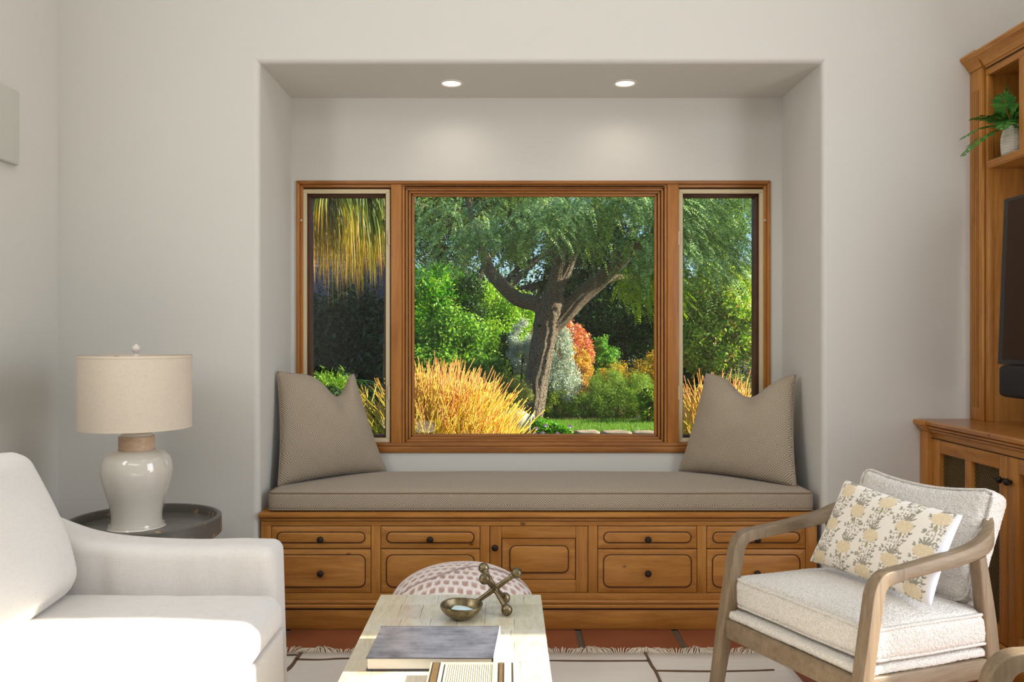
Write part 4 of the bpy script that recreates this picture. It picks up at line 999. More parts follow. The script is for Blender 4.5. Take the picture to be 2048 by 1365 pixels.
def lattice(y0, y1, z0, z1, x, parent):
    V = []; Fc = []; s = 0.0105; h = 0.0011; k2 = 1.55
    def seg(p, q):
        d = Vector((q[0]-p[0], q[1]-p[1])).normalized(); nn = Vector((-d.y, d.x))*h; k = len(V)
        for (a, b) in ((p, 1), (p, -1), (q, -1), (q, 1)): V.append((x, a[0]+nn.x*b, a[1]+nn.y*b))
        for (a, b) in ((p, 1), (p, -1), (q, -1), (q, 1)): V.append((x+0.0014, a[0]+nn.x*b, a[1]+nn.y*b))
        Fc.extend([(k, k+1, k+2, k+3), (k+7, k+6, k+5, k+4), (k, k+3, k+7, k+4), (k+1, k+5, k+6, k+2)])
    Wy, Hz = y1-y0, z1-z0
    for sgn in (1, -1):
        n = int((Wy+Hz/k2)/s)+2
        for i in range(-1, n):
            a = i*s   # line y = y0 + a - sgn-direction*(z-z0)/k2
            ts = [0, Hz/k2]
            t0 = max(0.0, a-Wy); t1 = min(Hz/k2, a)
            if t1 <= t0: continue
            pa = (a-t0, t0*k2); pb = (a-t1, t1*k2)
            if sgn < 0: pa = (Wy-pa[0], pa[1]); pb = (Wy-pb[0], pb[1])
            seg((y0+pa[0], z0+pa[1]), (y0+pb[0], z0+pb[1]))
    o = obj('wire_mesh', V, Fc, M_WIRE, parent); o['kind'] = 'stuff'
DZ0, DZ1, MZ0, MZ1 = 0.134, 0.773, 0.185, 0.7226
def mesh_door(ya, yb, knob_side):
    """ya > yb; between: stile, mesh, mullion, mesh, stile"""
    sA, sB = ya-0.060, yb+0.047; mid = (sA+sB)/2
    d = box('door', LX, LX+0.022, sA, ya-0.0008, DZ0, DZ1, M_PZ, mc, 0.0015)
    d['label'] = 'mesh panelled pine door'
    box('door_stile', LX, LX+0.022, yb+0.0008, sB, DZ0, DZ1, M_PZ, d, 0.0015)
    box('door_rail', LX, LX+0.022, sB+0.0004, sA-0.0004, MZ1, DZ1, M_PY, d, 0.0012)
    box('door_rail', LX, LX+0.022, sB+0.0004, sA-0.0004, DZ0, MZ0, M_PY, d, 0.0012)
    box('door_mullion', LX+0.002, LX+0.022, mid-0.020, mid+0.020, MZ0, MZ1, M_PZ, d, 0.0012)
    lattice(mid+0.020, sA, MZ0, MZ1, LX+0.016, d); lattice(sB, mid-0.020, MZ0, MZ1, LX+0.016, d)
    ky = yb+0.020 if knob_side < 0 else ya-0.020; kz = Z(960, ky)+0.0
    kz = 0.69
    V = []
    k = knob(LX, ky, kz, d, 0.012, 'x')
    box('thumb_latch', LX-0.024, LX-0.018, ky-0.03, ky+0.03, kz-0.0035, kz+0.0035, M_IRON, k, 0.002)
mesh_door(dy(1863, LX), dy(2015, LX), -1)
mesh_door(dy(2015.5, LX), EY+0.03, 1)
box('end_stile', LX, LX+0.022, EY, EY+0.029, DZ0, 0.7735, M_PZ, mc, 0.001)
# upper part
y_a, y_b, y_c, y_d = dy(1976, UX), dy(2037.5, UX), dy(2048.5, UX), dy(2090, UX)
SHZ0, SHZ1, OPZ = 1.829, 1.857, 2.195
pil = box('pilaster', UX-0.012, UX+0.03, WD-0.085, WD-0.001, CTZ, 2.236, M_PZ, mc, 0.0015)
for yy in (WD-0.030, WD-0.042, WD-0.054): tube('flute', [(UX-0.0125, yy, CTZ+0.05), (UX-0.0125, yy, 2.15)], 0.0028, M_PZ, pil, 8)
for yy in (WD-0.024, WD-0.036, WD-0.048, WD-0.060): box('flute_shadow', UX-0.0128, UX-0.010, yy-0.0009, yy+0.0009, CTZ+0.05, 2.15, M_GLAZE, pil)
box('stile', UX, UX+0.025, y_a, WD-0.086, CTZ, OPZ, M_PZ, mc, 0.0015)
box('glaze_line', UX-0.0006, UX+0.01, WD-0.087, WD-0.0845, CTZ, OPZ+0.03, M_GLAZE, mc)
box('side_panel', UX+0.02, RW, y_a+0.002, WD-0.01, CTZ, 2.25, M_PZ, mc)
box('back_panel', RW-0.02, RW, EY, y_a+0.01, CTZ, 2.25, M_PZ, mc)
box('shelf', UX+0.0, RW-0.018, EY, y_a-0.0005, SHZ0, SHZ1, M_PY, mc, 0.003)
extrude('shelf_moulding', [(UX+0.01, SHZ1), (UX-0.006, SHZ1), (UX-0.009, SHZ1-0.006), (UX-0.006, SHZ1-0.012), (UX-0.004, SHZ0+0.006), (UX+0.01, SHZ0)], 'y', EY, y_a-0.0003, M_PY, mc, 0.0)
for (u0, u1) in ((y_c, y_b), (y_d-0.03, y_d)):
    box('divider', UX, RW-0.02, u0, u1, SHZ1+0.0005, OPZ, M_PZ, mc, 0.0015)
box('top_panel', UX+0.0255, RW-0.018, EY, y_a+0.002, OPZ+0.001, OPZ+0.02, M_PY, mc)
box('frieze_rail', UX, UX+0.025, EY, WD-0.086, OPZ, 2.252, M_PY, mc, 0.001)
def crown(nm, off, y0, y1, zb_, zt2):
    h = zt2-zb_
    pr = [(RW, zt2), (off-0.050, zt2), (off-0.052, zt2-h*0.12), (off-0.047, zt2-h*0.20), (off-0.046, zt2-h*0.28), (off-0.036, zt2-h*0.36), (off-0.020, zt2-h*0.55), (off-0.012, zt2-h*0.75), (off-0.010, zt2-h*0.82), (off-0.004, zt2-h*0.86), (off-0.003, zb_), (RW, zb_)]
    extrude(nm, pr, 'y', y0, y1, M_PY, mc, 0.0, smooth=False)
crown('crown_moulding', UX-0.002, EY-0.02, WD-0.098, 2.222, 2.288)
box('glaze_line', UX-0.0065, UX+0.0, EY-0.02, WD-0.098, 2.221, 2.2235, M_GLAZE, mc)
# capital returns on its end
pr = [(0.0, 0.060), (0.040, 0.060), (0.041, 0.052), (0.036, 0.046), (0.034, 0.040), (0.022, 0.030), (0.012, 0.014), (0.008, 0.010), (0.003, 0.0)]
V = []; Fc = []; zc0 = 2.233
for off, z in pr: V += [(UX-0.012-off, WD-0.001, zc0+z), (UX-0.012-off, WD-0.088-off*0.35, zc0+z), (UX+0.05, WD-0.088-off*0.35, zc0+z)]
for i in range(len(pr)-1):
    for k in range(2): Fc.append((i*3+k, i*3+k+1, i*3+3+k+1, i*3+3+k))
V += [(UX+0.05, WD-0.001, zc0+0.060)]; Fc.append((3, 4, 5, len(V)-1)); 
obj('capital', V, Fc, M_PY, mc, True, sharp=25)

# television and sound bar
tv = thing('television', 'black flat television mounted in the pine media cabinet', 'television', (1.86, 2.65, 1.1))
M_TVF = m_plain('tv_bezel', C(20, 18, 18), 0.35); m = N('tv_screen', 0.09, 0.5); m.color(C(60, 42, 30)); m.b.inputs['Roughness'].default_value = 0.3; m.b.inputs['Specular IOR Level'].default_value = 0.03; M_SCR = m.m
ty0, ty1 = 2.24, 3.06; tz0, tz1 = 1.0715, 1.687
def tvslab(nm, xo0, xo1, y0, y1, z0, z1, mat, par):
    def sx2(z): return 1.826+(z-tz0)/(tz1-tz0)*0.024
    V = [(sx2(z)+xo, y, z) for z in (z0, z1) for xo, y in ((xo0, y0), (xo1, y0), (xo1, y1), (xo0, y1))]
    return poly(nm, V, BOXF, mat, par, 0.003, 2)
tvslab('housing', 0.002, 0.040, ty0, ty1, tz0, tz1, M_TVF, tv)
tvslab('screen', 0.0, 0.003, ty0+0.012, ty1-0.030, tz0+0.018, tz1-0.012, M_SCR, tv)
box('wall_mount', 1.88, RW-0.021, 2.5, 2.62, 1.30, 1.45, M_TVF, tv)
sb = thing('sound_bar', 'black rounded sound bar under the television', 'speaker', (1.83, 2.62, 0.95))
P = [(1.838, 3.022, 1.012), (1.838, 3.016, 1.012), (1.838, 3.0, 1.012), (1.838, 2.6, 1.012), (1.838, 2.245, 1.012)]
beam('bar_body', P, [0.05, 0.058, 0.062, 0.062, 0.062], [0.095, 0.112, 0.118, 0.118, 0.118], m_plain('sound_bar_fabric', C(24, 23, 24), 0.6, nscale=500, nstr=0.3), sb, r=0.5)
box('bracket', 1.865, RW-0.021, 2.5, 2.6, 0.995, 1.03, M_TVF, sb)

# potted fern on the shelf
fx, fy = 1.912, 3.105
pot = thing('potted_fern', 'green fern in a white ribbed pot on the pine shelf', 'plant', (fx, fy, SHZ1))
lathe('pot', [(0.0, 0.0), (0.030, 0.0), (0.035, 0.006), (0.0385, 0.04), (0.0375, 0.075), (0.031, 0.104), (0.027, 0.113), (0.0245, 0.113), (0.026, 0.09), (0.0, 0.088)], (fx, fy, SHZ1+0.0005), m_plain('white_bisque', C(232, 224, 212), 0.7), pot, 72, 50,
      fn=lambda a, j, r, z: (r*(1+0.022*math.sin(18*a)*(0.0 if j in (0, 1, 9, 8) else 1)), z))
for k in range(10): loop_tube('pot_rib', [(fx+(0.0372+0.0014*math.sin(k*0.35))*(1-0.0*k)*(1 if k < 7 else 1-0.055*(k-6))*math.cos(a), fy+(0.0372+0.0014*math.sin(k*0.35))*(1 if k < 7 else 1-0.055*(k-6))*math.sin(a), SHZ1+0.012+0.0095*k) for a in np.linspace(0, 2*PI, 40)[:-1]], 0.0017, m_plain('white_bisque_rib', C(232, 224, 212), 0.7) if k == 0 else bpy.data.materials['white_bisque_rib'], pot, 5)

def quads(name, P0, P1, P2, P3, mat, parent, attr=None):
    n = len(P0); V = np.stack([P0, P1, P2, P3], 1).reshape(-1, 3)
    return npobj(name, V, np.arange(4*n), 4, mat, parent, attr)
def unit(a): return a/np.maximum(1e-9, np.linalg.norm(a, axis=-1, keepdims=True))
def pinnate_pts(O, Dr, L, nl, ll, lw, droop, ang=1.0, up=None, ldroop=0.15, taper=True, jitter=0.15, start=0.1):
    """vectorised pinnate leaves. O,Dr (n,3); returns leaflet quads (4 arrays) and growth value"""
    n = len(O); Dr = unit(Dr); L = np.broadcast_to(np.asarray(L, float), (n,)); dr = np.broadcast_to(np.asarray(droop, float), (n,))
    t = np.linspace(start, 1, nl); z = np.array([0, 0, 1.0])
    Pc = O[:, None, :]+Dr[:, None, :]*(L[:, None, None]*t[None, :, None])-z*(dr*L)[:, None, None]*(t**2)[None, :, None]
    T = unit(Dr[:, None, :]-z*(2*dr)[:, None, None]*t[None, :, None])
    U = np.broadcast_to(z if up is None else up, T.shape)
    S = unit(np.cross(T, U)+RNG.normal(0, 0.02, T.shape))
    Nn = unit(np.cross(S, T))
    outs = []
    for sgn in (1, -1):
        d = unit(S*sgn*math.sin(ang)+T*math.cos(ang)+RNG.normal(0, jitter, T.shape)-z*ldroop)
        le = ll*(np.sin(PI*(0.12+0.83*t))**0.7 if taper else np.ones_like(t))[None, :, None]*RNG.uniform(0.85, 1.1, (n, nl, 1))
        wv_ = unit(np.cross(d, Nn))*(lw/2)
        a = Pc; c = Pc+d*le; m_ = Pc+d*le*0.45
        outs.append((a, m_+wv_, c, m_-wv_))
    q = [np.concatenate([o_[i].reshape(-1, 3) for o_ in outs]) for i in range(4)]
    tt = np.tile(np.broadcast_to(t, (n, nl)).ravel(), 2)
    return q, tt
M_FERN = m_leaf('fern_green', [C(52, 108, 44), C(72, 132, 56), C(96, 152, 66)], 0.2)
fr = [((-0.9, -0.05, 0.35), 0.21, 0.55), ((-0.8, 0.12, 0.75), 0.19, 0.45), ((-0.35, -0.2, 1.0), 0.17, 0.25), ((0.25, -0.25, 1.1), 0.16, 0.3), ((-0.95, -0.25, 0.05), 0.22, 0.55), ((0.5, -0.6, 0.6), 0.17, 0.6), ((-0.5, -0.55, 0.5), 0.17, 0.7), ((-0.1, 0.05, 1.2), 0.19, 0.2), ((-0.75, 0.0, 1.0), 0.18, 0.6), ((0.1, -0.9, 0.3), 0.13, 0.8)]
for d, L, dr in fr:
    O = np.array([[fx-0.005, fy-0.004, SHZ1+0.105]]); q, tt = pinnate_pts(O, np.array([d], float), L, 13, 0.060, 0.018, dr, 0.95, jitter=0.07, start=0.18)
    quads('frond', *q, M_FERN, pot)

# ================================================================== GARDEN
GZ = -0.15
m = N('garden_soil', 0.95, 0.1); m.color(m.mix(m.noise(m.co(), 3, 5), C(70, 52, 36), C(104, 82, 58))); m.bump(m.noise(m.co(), 12, 4), 0.6, 0.05)
ground = st(box('ground', -30, 40, BD+0.2, 45, GZ-0.1, GZ, m.m)); 
m = N('patio_paving', 0.9); m.color(C(176, 160, 138)); g2 = st(box('ground_patio', XR+0.13, 30, -12, BD+0.2, GZ-0.1, GZ, m.m))
M_LAWNB = m_plain('lawn_base', C(96, 128, 48), 0.95, 0.1, var=0.2, vscale=3)
lawn_y0, lawn_y1 = 11.25, 12.7
lw_ = st(box('lawn', 0.35, 6.2, lawn_y0, lawn_y1, GZ, GZ+0.03, M_LAWNB, None, 0.01))

def grass(name, x0, x1, y0, y1, z, n, h, cols, parent, wd_=0.006, label=None):
    P = np.stack([RNG.uniform(x0, x1, n), RNG.uniform(y0, y1, n), np.full(n, z)], 1); a = RNG.uniform(0, 2*PI, n)
    s = np.stack([np.cos(a), np.sin(a), 0*a], 1)*wd_/2; hh = h*RNG.uniform(0.5, 1.2, (n, 1)); tip = P+np.array([0, 0, 1.0])*hh+np.stack([RNG.normal(0, .25, n), RNG.normal(0, .25, n), 0*a], 1)*hh
    mid = (P+tip)/2
    o = quads(name, P-s, P+s, mid+s*0.8+0*s, tip, m_leaf(name+'_blades', cols, 0.4), parent); o['kind'] = 'stuff'; return o
g = grass('grass', 0.4, 6.1, lawn_y0, lawn_y1, GZ+0.03, 26000, 0.055, [C(98, 140, 40), C(128, 168, 60), C(150, 184, 84)], None); setp(g, 'short sunlit green lawn grass beyond the window', 'grass')

def leaf_quads(P, size, aspect, bias=(0, 0, 0.3), axis=None, seed=0):
    n = len(P); size = np.broadcast_to(np.asarray(size, float), (n,))*RNG.uniform(0.6, 1.25, n)
    nn = unit(RNG.normal(0, 1, (n, 3))+np.array(bias)); ax = RNG.normal(0, 1, (n, 3)) if axis is None else axis+RNG.normal(0, 0.35, (n, 3))
    ax = unit(ax-nn*np.sum(ax*nn, 1, keepdims=True)); sd = np.cross(nn, ax); L = size[:, None]; W_ = L*aspect/2
    fold = nn*L*0.08
    return [P-ax*L*0.5, P+sd*W_+fold, P+ax*L*0.5, P-sd*W_+fold]
def blob_pts(ells, n, clump=0.16, nclump=60, shell=0.75):
    """points in clumps over a set of ellipsoids (cx,cy,cz,rx,ry,rz)"""
    w_ = np.array([e[3]*e[5]+e[4]*e[5] for e in ells]); w_ = w_/w_.sum(); out = []
    for e, k in zip(ells, w_):
        nc = max(6, int(nclump*k)); m_ = int(n*k)
        d = unit(RNG.normal(0, 1, (nc, 3))); r = shell+(1-shell)*RNG.random((nc, 1)); r[::4] *= RNG.uniform(0.3, 1, r[::4].shape)
        c = np.array(e[:3])+d*r*np.array(e[3:]); idx = RNG.integers(0, nc, m_)
        sg = clump*min(e[3], e[5])
        out.append(c[idx]+RNG.normal(0, 1, (m_, 3))*sg)
    P = np.concatenate(out); P[:, 2] = np.maximum(P[:, 2], GZ+0.02); return P
def bush(name, label, ells, n, size, aspect, cols, group=None, clump=0.16, nclump=60, stems=4, trans=0.35, shell=0.75, bias=(0, 0, 0.3), stem_c=None, cat='bush', foliage='foliage'):
    cx = np.mean([e[0] for e in ells]); cy = np.mean([e[1] for e in ells])
    t = thing(name, label, cat, (cx, cy, GZ), group)
    P = blob_pts(ells, n, clump, nclump, shell); q = leaf_quads(P, size, aspect, bias)
    o = quads(foliage, *q, m_leaf(name+'_leaf', cols, trans), t); o['kind'] = 'stuff'
    ms = bpy.data.materials.get('shrub_bark') or m_plain('shrub_bark', C(92, 74, 56), 0.9, var=0.2, vscale=20)
    for k in range(stems):
        e = ells[k % len(ells)]; a = random.uniform(0, 2*PI); b = Vector((e[0]+0.12*e[3]*math.cos(a), e[1]+0.12*e[4]*math.sin(a), GZ-0.01)); tp = Vector((e[0]+0.45*e[3]*math.cos(a), e[1]+0.45*e[4]*math.sin(a), e[2]+0.2*e[5]))
        tube('stem', catmull([b, b.lerp(tp, 0.5)+Vector((random.uniform(-.05, .05), random.uniform(-.05, .05), 0)), tp], 5), [0.030*(1-0.06*i) for i in range(11)], ms, t, 6)
    return t
def E(px, py, D, rx, rz, ry=None):   # ellipsoid from its place in space, radii in px at distance D
    s = D/F; return (X(px, D), D, Z(py, D), rx*s, (ry if ry else rx*0.8)*s, rz*s)
G1, G2, G3, G4 = C(70, 120, 18), C(112, 164, 24), C(150, 196, 40), C(180, 214, 70)
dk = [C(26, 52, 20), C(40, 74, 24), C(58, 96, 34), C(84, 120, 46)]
# far dark hedge that closes the garden
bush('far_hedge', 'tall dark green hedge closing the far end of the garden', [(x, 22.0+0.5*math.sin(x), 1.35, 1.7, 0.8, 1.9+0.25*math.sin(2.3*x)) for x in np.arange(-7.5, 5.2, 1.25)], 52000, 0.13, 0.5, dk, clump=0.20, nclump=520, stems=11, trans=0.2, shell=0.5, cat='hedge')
# sunlit hedge left of the trunk
bush('bright_hedge', 'bright lime green sunlit hedge just left of the tree trunk', [E(985, 660, 15.4, 62, 92, 45), E(1035, 640, 15.6, 40, 62, 36), E(1010, 760, 15.0, 60, 90, 40)], 26000, 0.062, 0.5, [C(120, 176, 26), C(160, 208, 44), C(150, 200, 40), C(196, 226, 84), C(214, 228, 110)], clump=0.17, nclump=240)
bush('broadleaf_shrub', 'mid green broad leaved shrub behind the orange pencil plant', [E(915, 705, 14.2, 62, 88, 40), E(870, 760, 13.8, 55, 70, 40), E(965, 760, 13.6, 45, 55, 36)], 22000, 0.075, 0.5, [C(60, 108, 26), C(104, 160, 38), C(146, 196, 58), C(196, 222, 110)], clump=0.2, nclump=120, shell=0.6)
bush('feathery_shrub', 'bright green soft leaved shrub at the left edge of the centre pane', [E(848, 605, 14.6, 52, 62, 34), E(890, 585, 14.9, 40, 52, 34), E(830, 700, 14.6, 40, 90, 34)], 22000, 0.085, 0.30, [C(44, 134, 30), C(80, 170, 30), C(126, 196, 34), C(200, 212, 60)], clump=0.2, nclump=150)
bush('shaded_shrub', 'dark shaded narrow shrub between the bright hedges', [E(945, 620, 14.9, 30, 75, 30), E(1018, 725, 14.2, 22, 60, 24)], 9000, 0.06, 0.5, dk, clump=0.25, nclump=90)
# clipped ball, silver in front
def silver():
    pass
bush('red_ball_shrub', 'round clipped shrub with red and orange outer leaves right of the trunk', [E(1118, 716, 14.3, 68, 76, 66)], 20000, 0.050, 0.45, [C(226, 116, 112), C(232, 132, 112), C(236, 164, 100), C(240, 190, 90), C(214, 120, 110)], clump=0.05, nclump=420, shell=0.95, trans=0.1)
bush('orange_shrub', 'orange tinged low shrub inside the clipped ball behind the silver bush', [E(1150, 745, 13.75, 34, 52, 26)], 9000, 0.045, 0.45, [C(236, 186, 60), C(230, 200, 90), C(240, 160, 100), C(180, 196, 80)], clump=0.1, nclump=110)
bush('silver_bush', 'silvery grey leaved bush right behind the tree trunk', [E(1112, 695, 13.2, 32, 50, 28), E(1118, 765, 13.1, 42, 46, 32), E(1047, 700, 13.4, 28, 62, 26)], 26000, 0.045, 0.30, [C(178, 192, 168), C(208, 218, 204), C(232, 236, 228), C(150, 168, 138)], clump=0.15, nclump=180, trans=0.15)
fine = [C(110, 146, 46), C(152, 184, 68), C(186, 208, 100), C(124, 156, 70)]
bush('fine_leaved_shrub', 'broad fine leaved green shrub along the lawn right of the trunk', [E(1230, 812, 12.95, 62, 46, 30), E(1180, 822, 12.9, 50, 36, 30), E(1283, 800, 12.95, 36, 52, 30), E(1215, 780, 13.1, 40, 40, 30)], 42000, 0.042, 0.16, fine, clump=0.14, nclump=260)
bush('fine_leaved_shrub', 'small fine leaved yellow green shrub at the foot of the trunk', [E(1105, 808, 13.0, 34, 42, 26), E(1085, 780, 13.1, 22, 40, 20)], 12000, 0.042, 0.16, [C(120, 146, 30), C(150, 176, 50), C(176, 196, 76)], clump=0.14, nclump=90)
bush('fine_leaved_shrub', 'olive green fine leaved shrub left of the trunk foot', [E(1010, 790, 11.6, 44, 40, 26), E(985, 770, 11.6, 26, 30, 20), E(1040, 800, 11.6, 24, 30, 20)], 13000, 0.04, 0.18, [C(118, 132, 50), C(156, 164, 78), C(180, 180, 96), C(84, 104, 40)], clump=0.15, nclump=100)
bush('amber_shrub', 'green shrub with orange and yellow shoots at the right of the centre pane', [E(1262, 760, 13.9, 66, 34, 30), E(1310, 756, 13.9, 40, 44, 30)], 22000, 0.046, 0.3, [C(130, 164, 50), C(220, 190, 60), C(240, 200, 70), C(232, 156, 70), C(160, 184, 60)], clump=0.13, nclump=220)
bush('light_green_shrub', 'small light green shrub beside the red clipped ball', [E(1212, 722, 14.5, 26, 48, 26), E(1205, 770, 14.2, 22, 30, 20)], 9000, 0.05, 0.45, [C(80, 140, 40), C(120, 176, 60), C(150, 200, 90)], clump=0.18, nclump=80)
bush('light_green_shrub', 'small glossy green shrub at the right end of the lawn', [E(1297, 812, 12.4, 20, 36, 20)], 5000, 0.06, 0.4, [C(90, 140, 40), C(130, 170, 60), C(190, 190, 80)], clump=0.2, nclump=40)
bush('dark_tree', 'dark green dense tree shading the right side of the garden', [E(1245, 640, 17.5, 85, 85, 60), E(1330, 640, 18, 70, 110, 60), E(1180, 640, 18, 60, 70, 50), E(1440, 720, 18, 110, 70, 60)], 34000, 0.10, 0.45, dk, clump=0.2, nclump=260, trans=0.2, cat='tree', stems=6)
# right casement
bush('seeding_tree', 'green leaved tree with amber seed clusters in the right casement', [E(1440, 600, 16.5, 62, 72, 40), E(1480, 660, 16.5, 50, 60, 36), E(1390, 650, 16.6, 40, 90, 34), E(1478, 565, 16.7, 26, 36, 30), E(1420, 690, 16.4, 60, 50, 36)], 42000, 0.085, 0.5, [C(84, 136, 36), C(140, 190, 44), C(186, 216, 66), C(214, 228, 90), C(160, 196, 70), C(232, 176, 110)], clump=0.15, nclump=300, cat='tree', stems=5)
bush('pale_shrub', 'pale yellow green shrub low in the right casement', [E(1475, 800, 10.5, 40, 50, 30), E(1510, 815, 10.5, 30, 50, 30)], 9000, 0.05, 0.3, [C(150, 156, 80), C(176, 180, 110), C(120, 140, 60)], clump=0.18, nclump=80)
# left casement
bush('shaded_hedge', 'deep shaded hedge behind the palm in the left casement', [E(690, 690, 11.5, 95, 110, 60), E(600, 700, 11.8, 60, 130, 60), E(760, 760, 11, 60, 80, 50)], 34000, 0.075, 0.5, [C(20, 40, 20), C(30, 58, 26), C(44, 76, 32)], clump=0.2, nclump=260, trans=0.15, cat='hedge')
bush('low_grassy_bush', 'light green low grassy bush behind the left pillow', [E(662, 800, 9.2, 56, 46, 40)], 9000, 0.085, 0.10, [C(130, 170, 46), C(166, 200, 66), C(90, 140, 36)], clump=0.2, nclump=80, bias=(0, 0, 0))

# far crowns against the sky
def crown_tree(name, label, ells, n, size, cols, base, trunk_r=0.16, trans=0.3, clump=0.2, nclump=200, shell=0.6, aspect=0.4):
    t = thing(name, label, 'tree', base)
    P = blob_pts(ells, n, clump, nclump, shell); q = leaf_quads(P, size, aspect)
    o = quads('crown', *q, m_leaf(name+'_leaf', cols, trans), t); o['kind'] = 'stuff'
    b = Vector(base); e = ells[0]
    tube('trunk', catmull([b, b+Vector((0.1, 0, 1.3)), Vector(e[:3])], 6), [trunk_r*(1-0.045*i) for i in range(13)], bpy.data.materials['shrub_bark'], t, 10)
    for e in ells[1:]: tube('branch', [b+Vector((0.1, 0, 1.3)), (b+Vector(e[:3]))/2+Vector((0, 0, 1.0)), e[:3]], [0.08, 0.06, 0.03], bpy.data.materials['shrub_bark'], t, 7)
    return t
crown_tree('far_tree', 'tall dark tree behind the hedges seen through the upper left of the centre pane', [E(880, 470, 17, 90, 90, 70), E(960, 420, 17.5, 80, 90, 70), E(850, 390, 17, 80, 70, 60), E(1040, 440, 18, 60, 110, 60), E(1160, 470, 18.5, 80, 80, 50), E(1225, 540, 18.5, 70, 60, 50), E(1110, 560, 18, 60, 50, 50), E(1240, 430, 18.5, 60, 60, 50)], 36000, 0.11, [C(36, 62, 24), C(56, 88, 30), C(90, 120, 40), C(170, 160, 50)], (X(900, 17), 17, GZ))
crown_tree('far_tree', 'tall blue green tree rising behind the right casement', [E(1430, 470, 18, 56, 60, 50), E(1462, 420, 18.5, 36, 60, 50), E(1380, 430, 18, 60, 80, 60), E(1290, 520, 18, 60, 60, 60)], 19000, 0.10, [C(60, 104, 40), C(84, 130, 50), C(120, 160, 64), C(150, 180, 80)], (X(1430, 18), 18, GZ))

# main tree: trunk, branches, feathery crown
m = N('furrowed_bark', 0.95, 0.15)
vb = m.map(m.co(), (16, 16, 3.2)); nb = m.noise(vb, 1.6, 6, 0.62, 1.2); vr = m.n('ShaderNodeTexVoronoi'); m.set(vr.inputs[0], m.map(m.co(), (20, 20, 3.6))); vr.feature = 'DISTANCE_TO_EDGE'
crk = m.ramp(vr.outputs[0], [(0.0, (0, 0, 0, 1)), (0.18, (1, 1, 1, 1))])
m.color(m.mix(crk, C(74, 60, 48), m.mix(nb, C(136, 114, 92), C(196, 176, 150)))); m.bump(m.math('ADD', nb, m.math('MULTIPLY', crk, 0.7)), 0.9, 0.03); M_BARK = m.m
TD = 12.4
tree = thing('garden_tree', 'large spreading tree with furrowed leaning trunk and feathery leaves beyond the lawn', 'tree', (X(1058, TD), TD, GZ))
def TP(px, py, D=TD): return Vector((X(px, D), D, Z(py, D)))
def bark_disp(sc):
    def f(i, k, a, r): return r*(1+0.10*noise.noise(Vector((math.cos(a)*2.2, math.sin(a)*2.2, i*0.10*sc)))+0.045*math.sin(a*11+3*noise.noise(Vector((i*0.15, a, 2))))+0.02*random.random())
    return f
def limb(name, pts, radii, parent, seg=44, sub=8):
    P = catmull(pts, sub); n = len(P); R = np.interp(np.linspace(0, 1, n), np.linspace(0, 1, len(radii)), radii)
    return tube(name, P, list(R), M_BARK, parent, seg, bark_disp(1))
px1 = TD/F
limb('trunk', [TP(1052, 868), TP(1060, 840), TP(1071, 770), TP(1084, 700), TP(1094, 650), TP(1104, 615), TP(1108, 590)], [v*px1 for v in (36, 25, 23, 23, 26, 27, 20)], tree, 60, 14)
limb('branch', [TP(1100, 640), TP(1075, 610), TP(1035, 598, TD+0.1), TP(1000, 566, TD+0.2), TP(978, 540, TD+0.3), TP(962, 490, TD+0.4), TP(940, 420, TD+0.5), TP(930, 340, TD+0.6)], [v*px1 for v in (17, 15, 14, 13, 12, 9, 6, 4)], tree)
limb('branch', [TP(1104, 620), TP(1110, 580), TP(1118, 530), TP(1126, 480), TP(1128, 420, TD+0.2), TP(1140, 350, TD+0.3)], [v*px1 for v in (19, 17, 13, 10, 8, 5)], tree)
limb('branch', [TP(1112, 580), TP(1134, 540), TP(1150, 500), TP(1175, 440, TD-0.2), TP(1200, 380, TD-0.4)], [v*px1 for v in (12, 10, 8, 6, 4)], tree)
limb('branch', [TP(1105, 655), TP(1130, 628), TP(1160, 595), TP(1195, 565), TP(1235, 530, TD-0.1), TP(1275, 495, TD-0.2), TP(1330, 470, TD-0.3), TP(1400, 440, TD-0.4)], [v*px1 for v in (17, 17, 17, 16, 13, 9, 7, 4)], tree)
limb('branch', [TP(1190, 566), TP(1230, 556, TD+0.2), TP(1280, 552, TD+0.4), TP(1350, 530, TD+0.6)], [v*px1 for v in (9, 7, 6, 3)], tree)
limb('branch', [TP(1226, 520), TP(1250, 498, TD-0.2), TP(1290, 480, TD-0.5), TP(1345, 420, TD-0.8)], [v*px1 for v in (8, 7, 6, 3)], tree)
limb('branch', [TP(965, 500, TD+0.4), TP(925, 470, TD+0.2), TP(880, 430, TD), TP(820, 400, TD-0.2)], [v*px1 for v in (7, 5, 4, 3)], tree)
sphere('knot_hole', TP(1079, 652, TD-0.185), 0.028, m_plain('hollow', C(24, 18, 14), 0.9), tree, 14, 8, (1, 0.6, 0.85))
ells = [(1.6, 11.0, 3.15, 2.5, 0.95, 0.95), (-0.5, 11.4, 3.15, 1.6, 0.9, 0.85), (2.75, 11.0, 2.85, 0.85, 0.8, 0.9), (1.5, 11.4, 2.80, 1.0, 0.45, 0.5), (2.4, 11.3, 2.85, 0.8, 0.45, 0.6), (0.7, 10.9, 2.75, 1.3, 0.5, 0.5), (-0.9, 11.1, 2.55, 0.7, 0.5, 0.5), (2.9, 11.0, 2.35, 0.6, 0.5, 0.4), (1.5, 12.5, 4.2, 2.6, 1.2, 0.5), (1.9, 11.1, 2.5, 0.8, 0.6, 0.45)]
nf = 6600; w_ = np.array([e[3]*e[4] for e in ells]); w_ /= w_.sum(); Os = []
for e, k in zip(ells, w_):
    n_ = int(nf*k); d = unit(RNG.normal(0, 1, (n_, 3))); r = RNG.random((n_, 1))**0.4; Os.append(np.array(e[:3])+d*r*np.array(e[3:]))
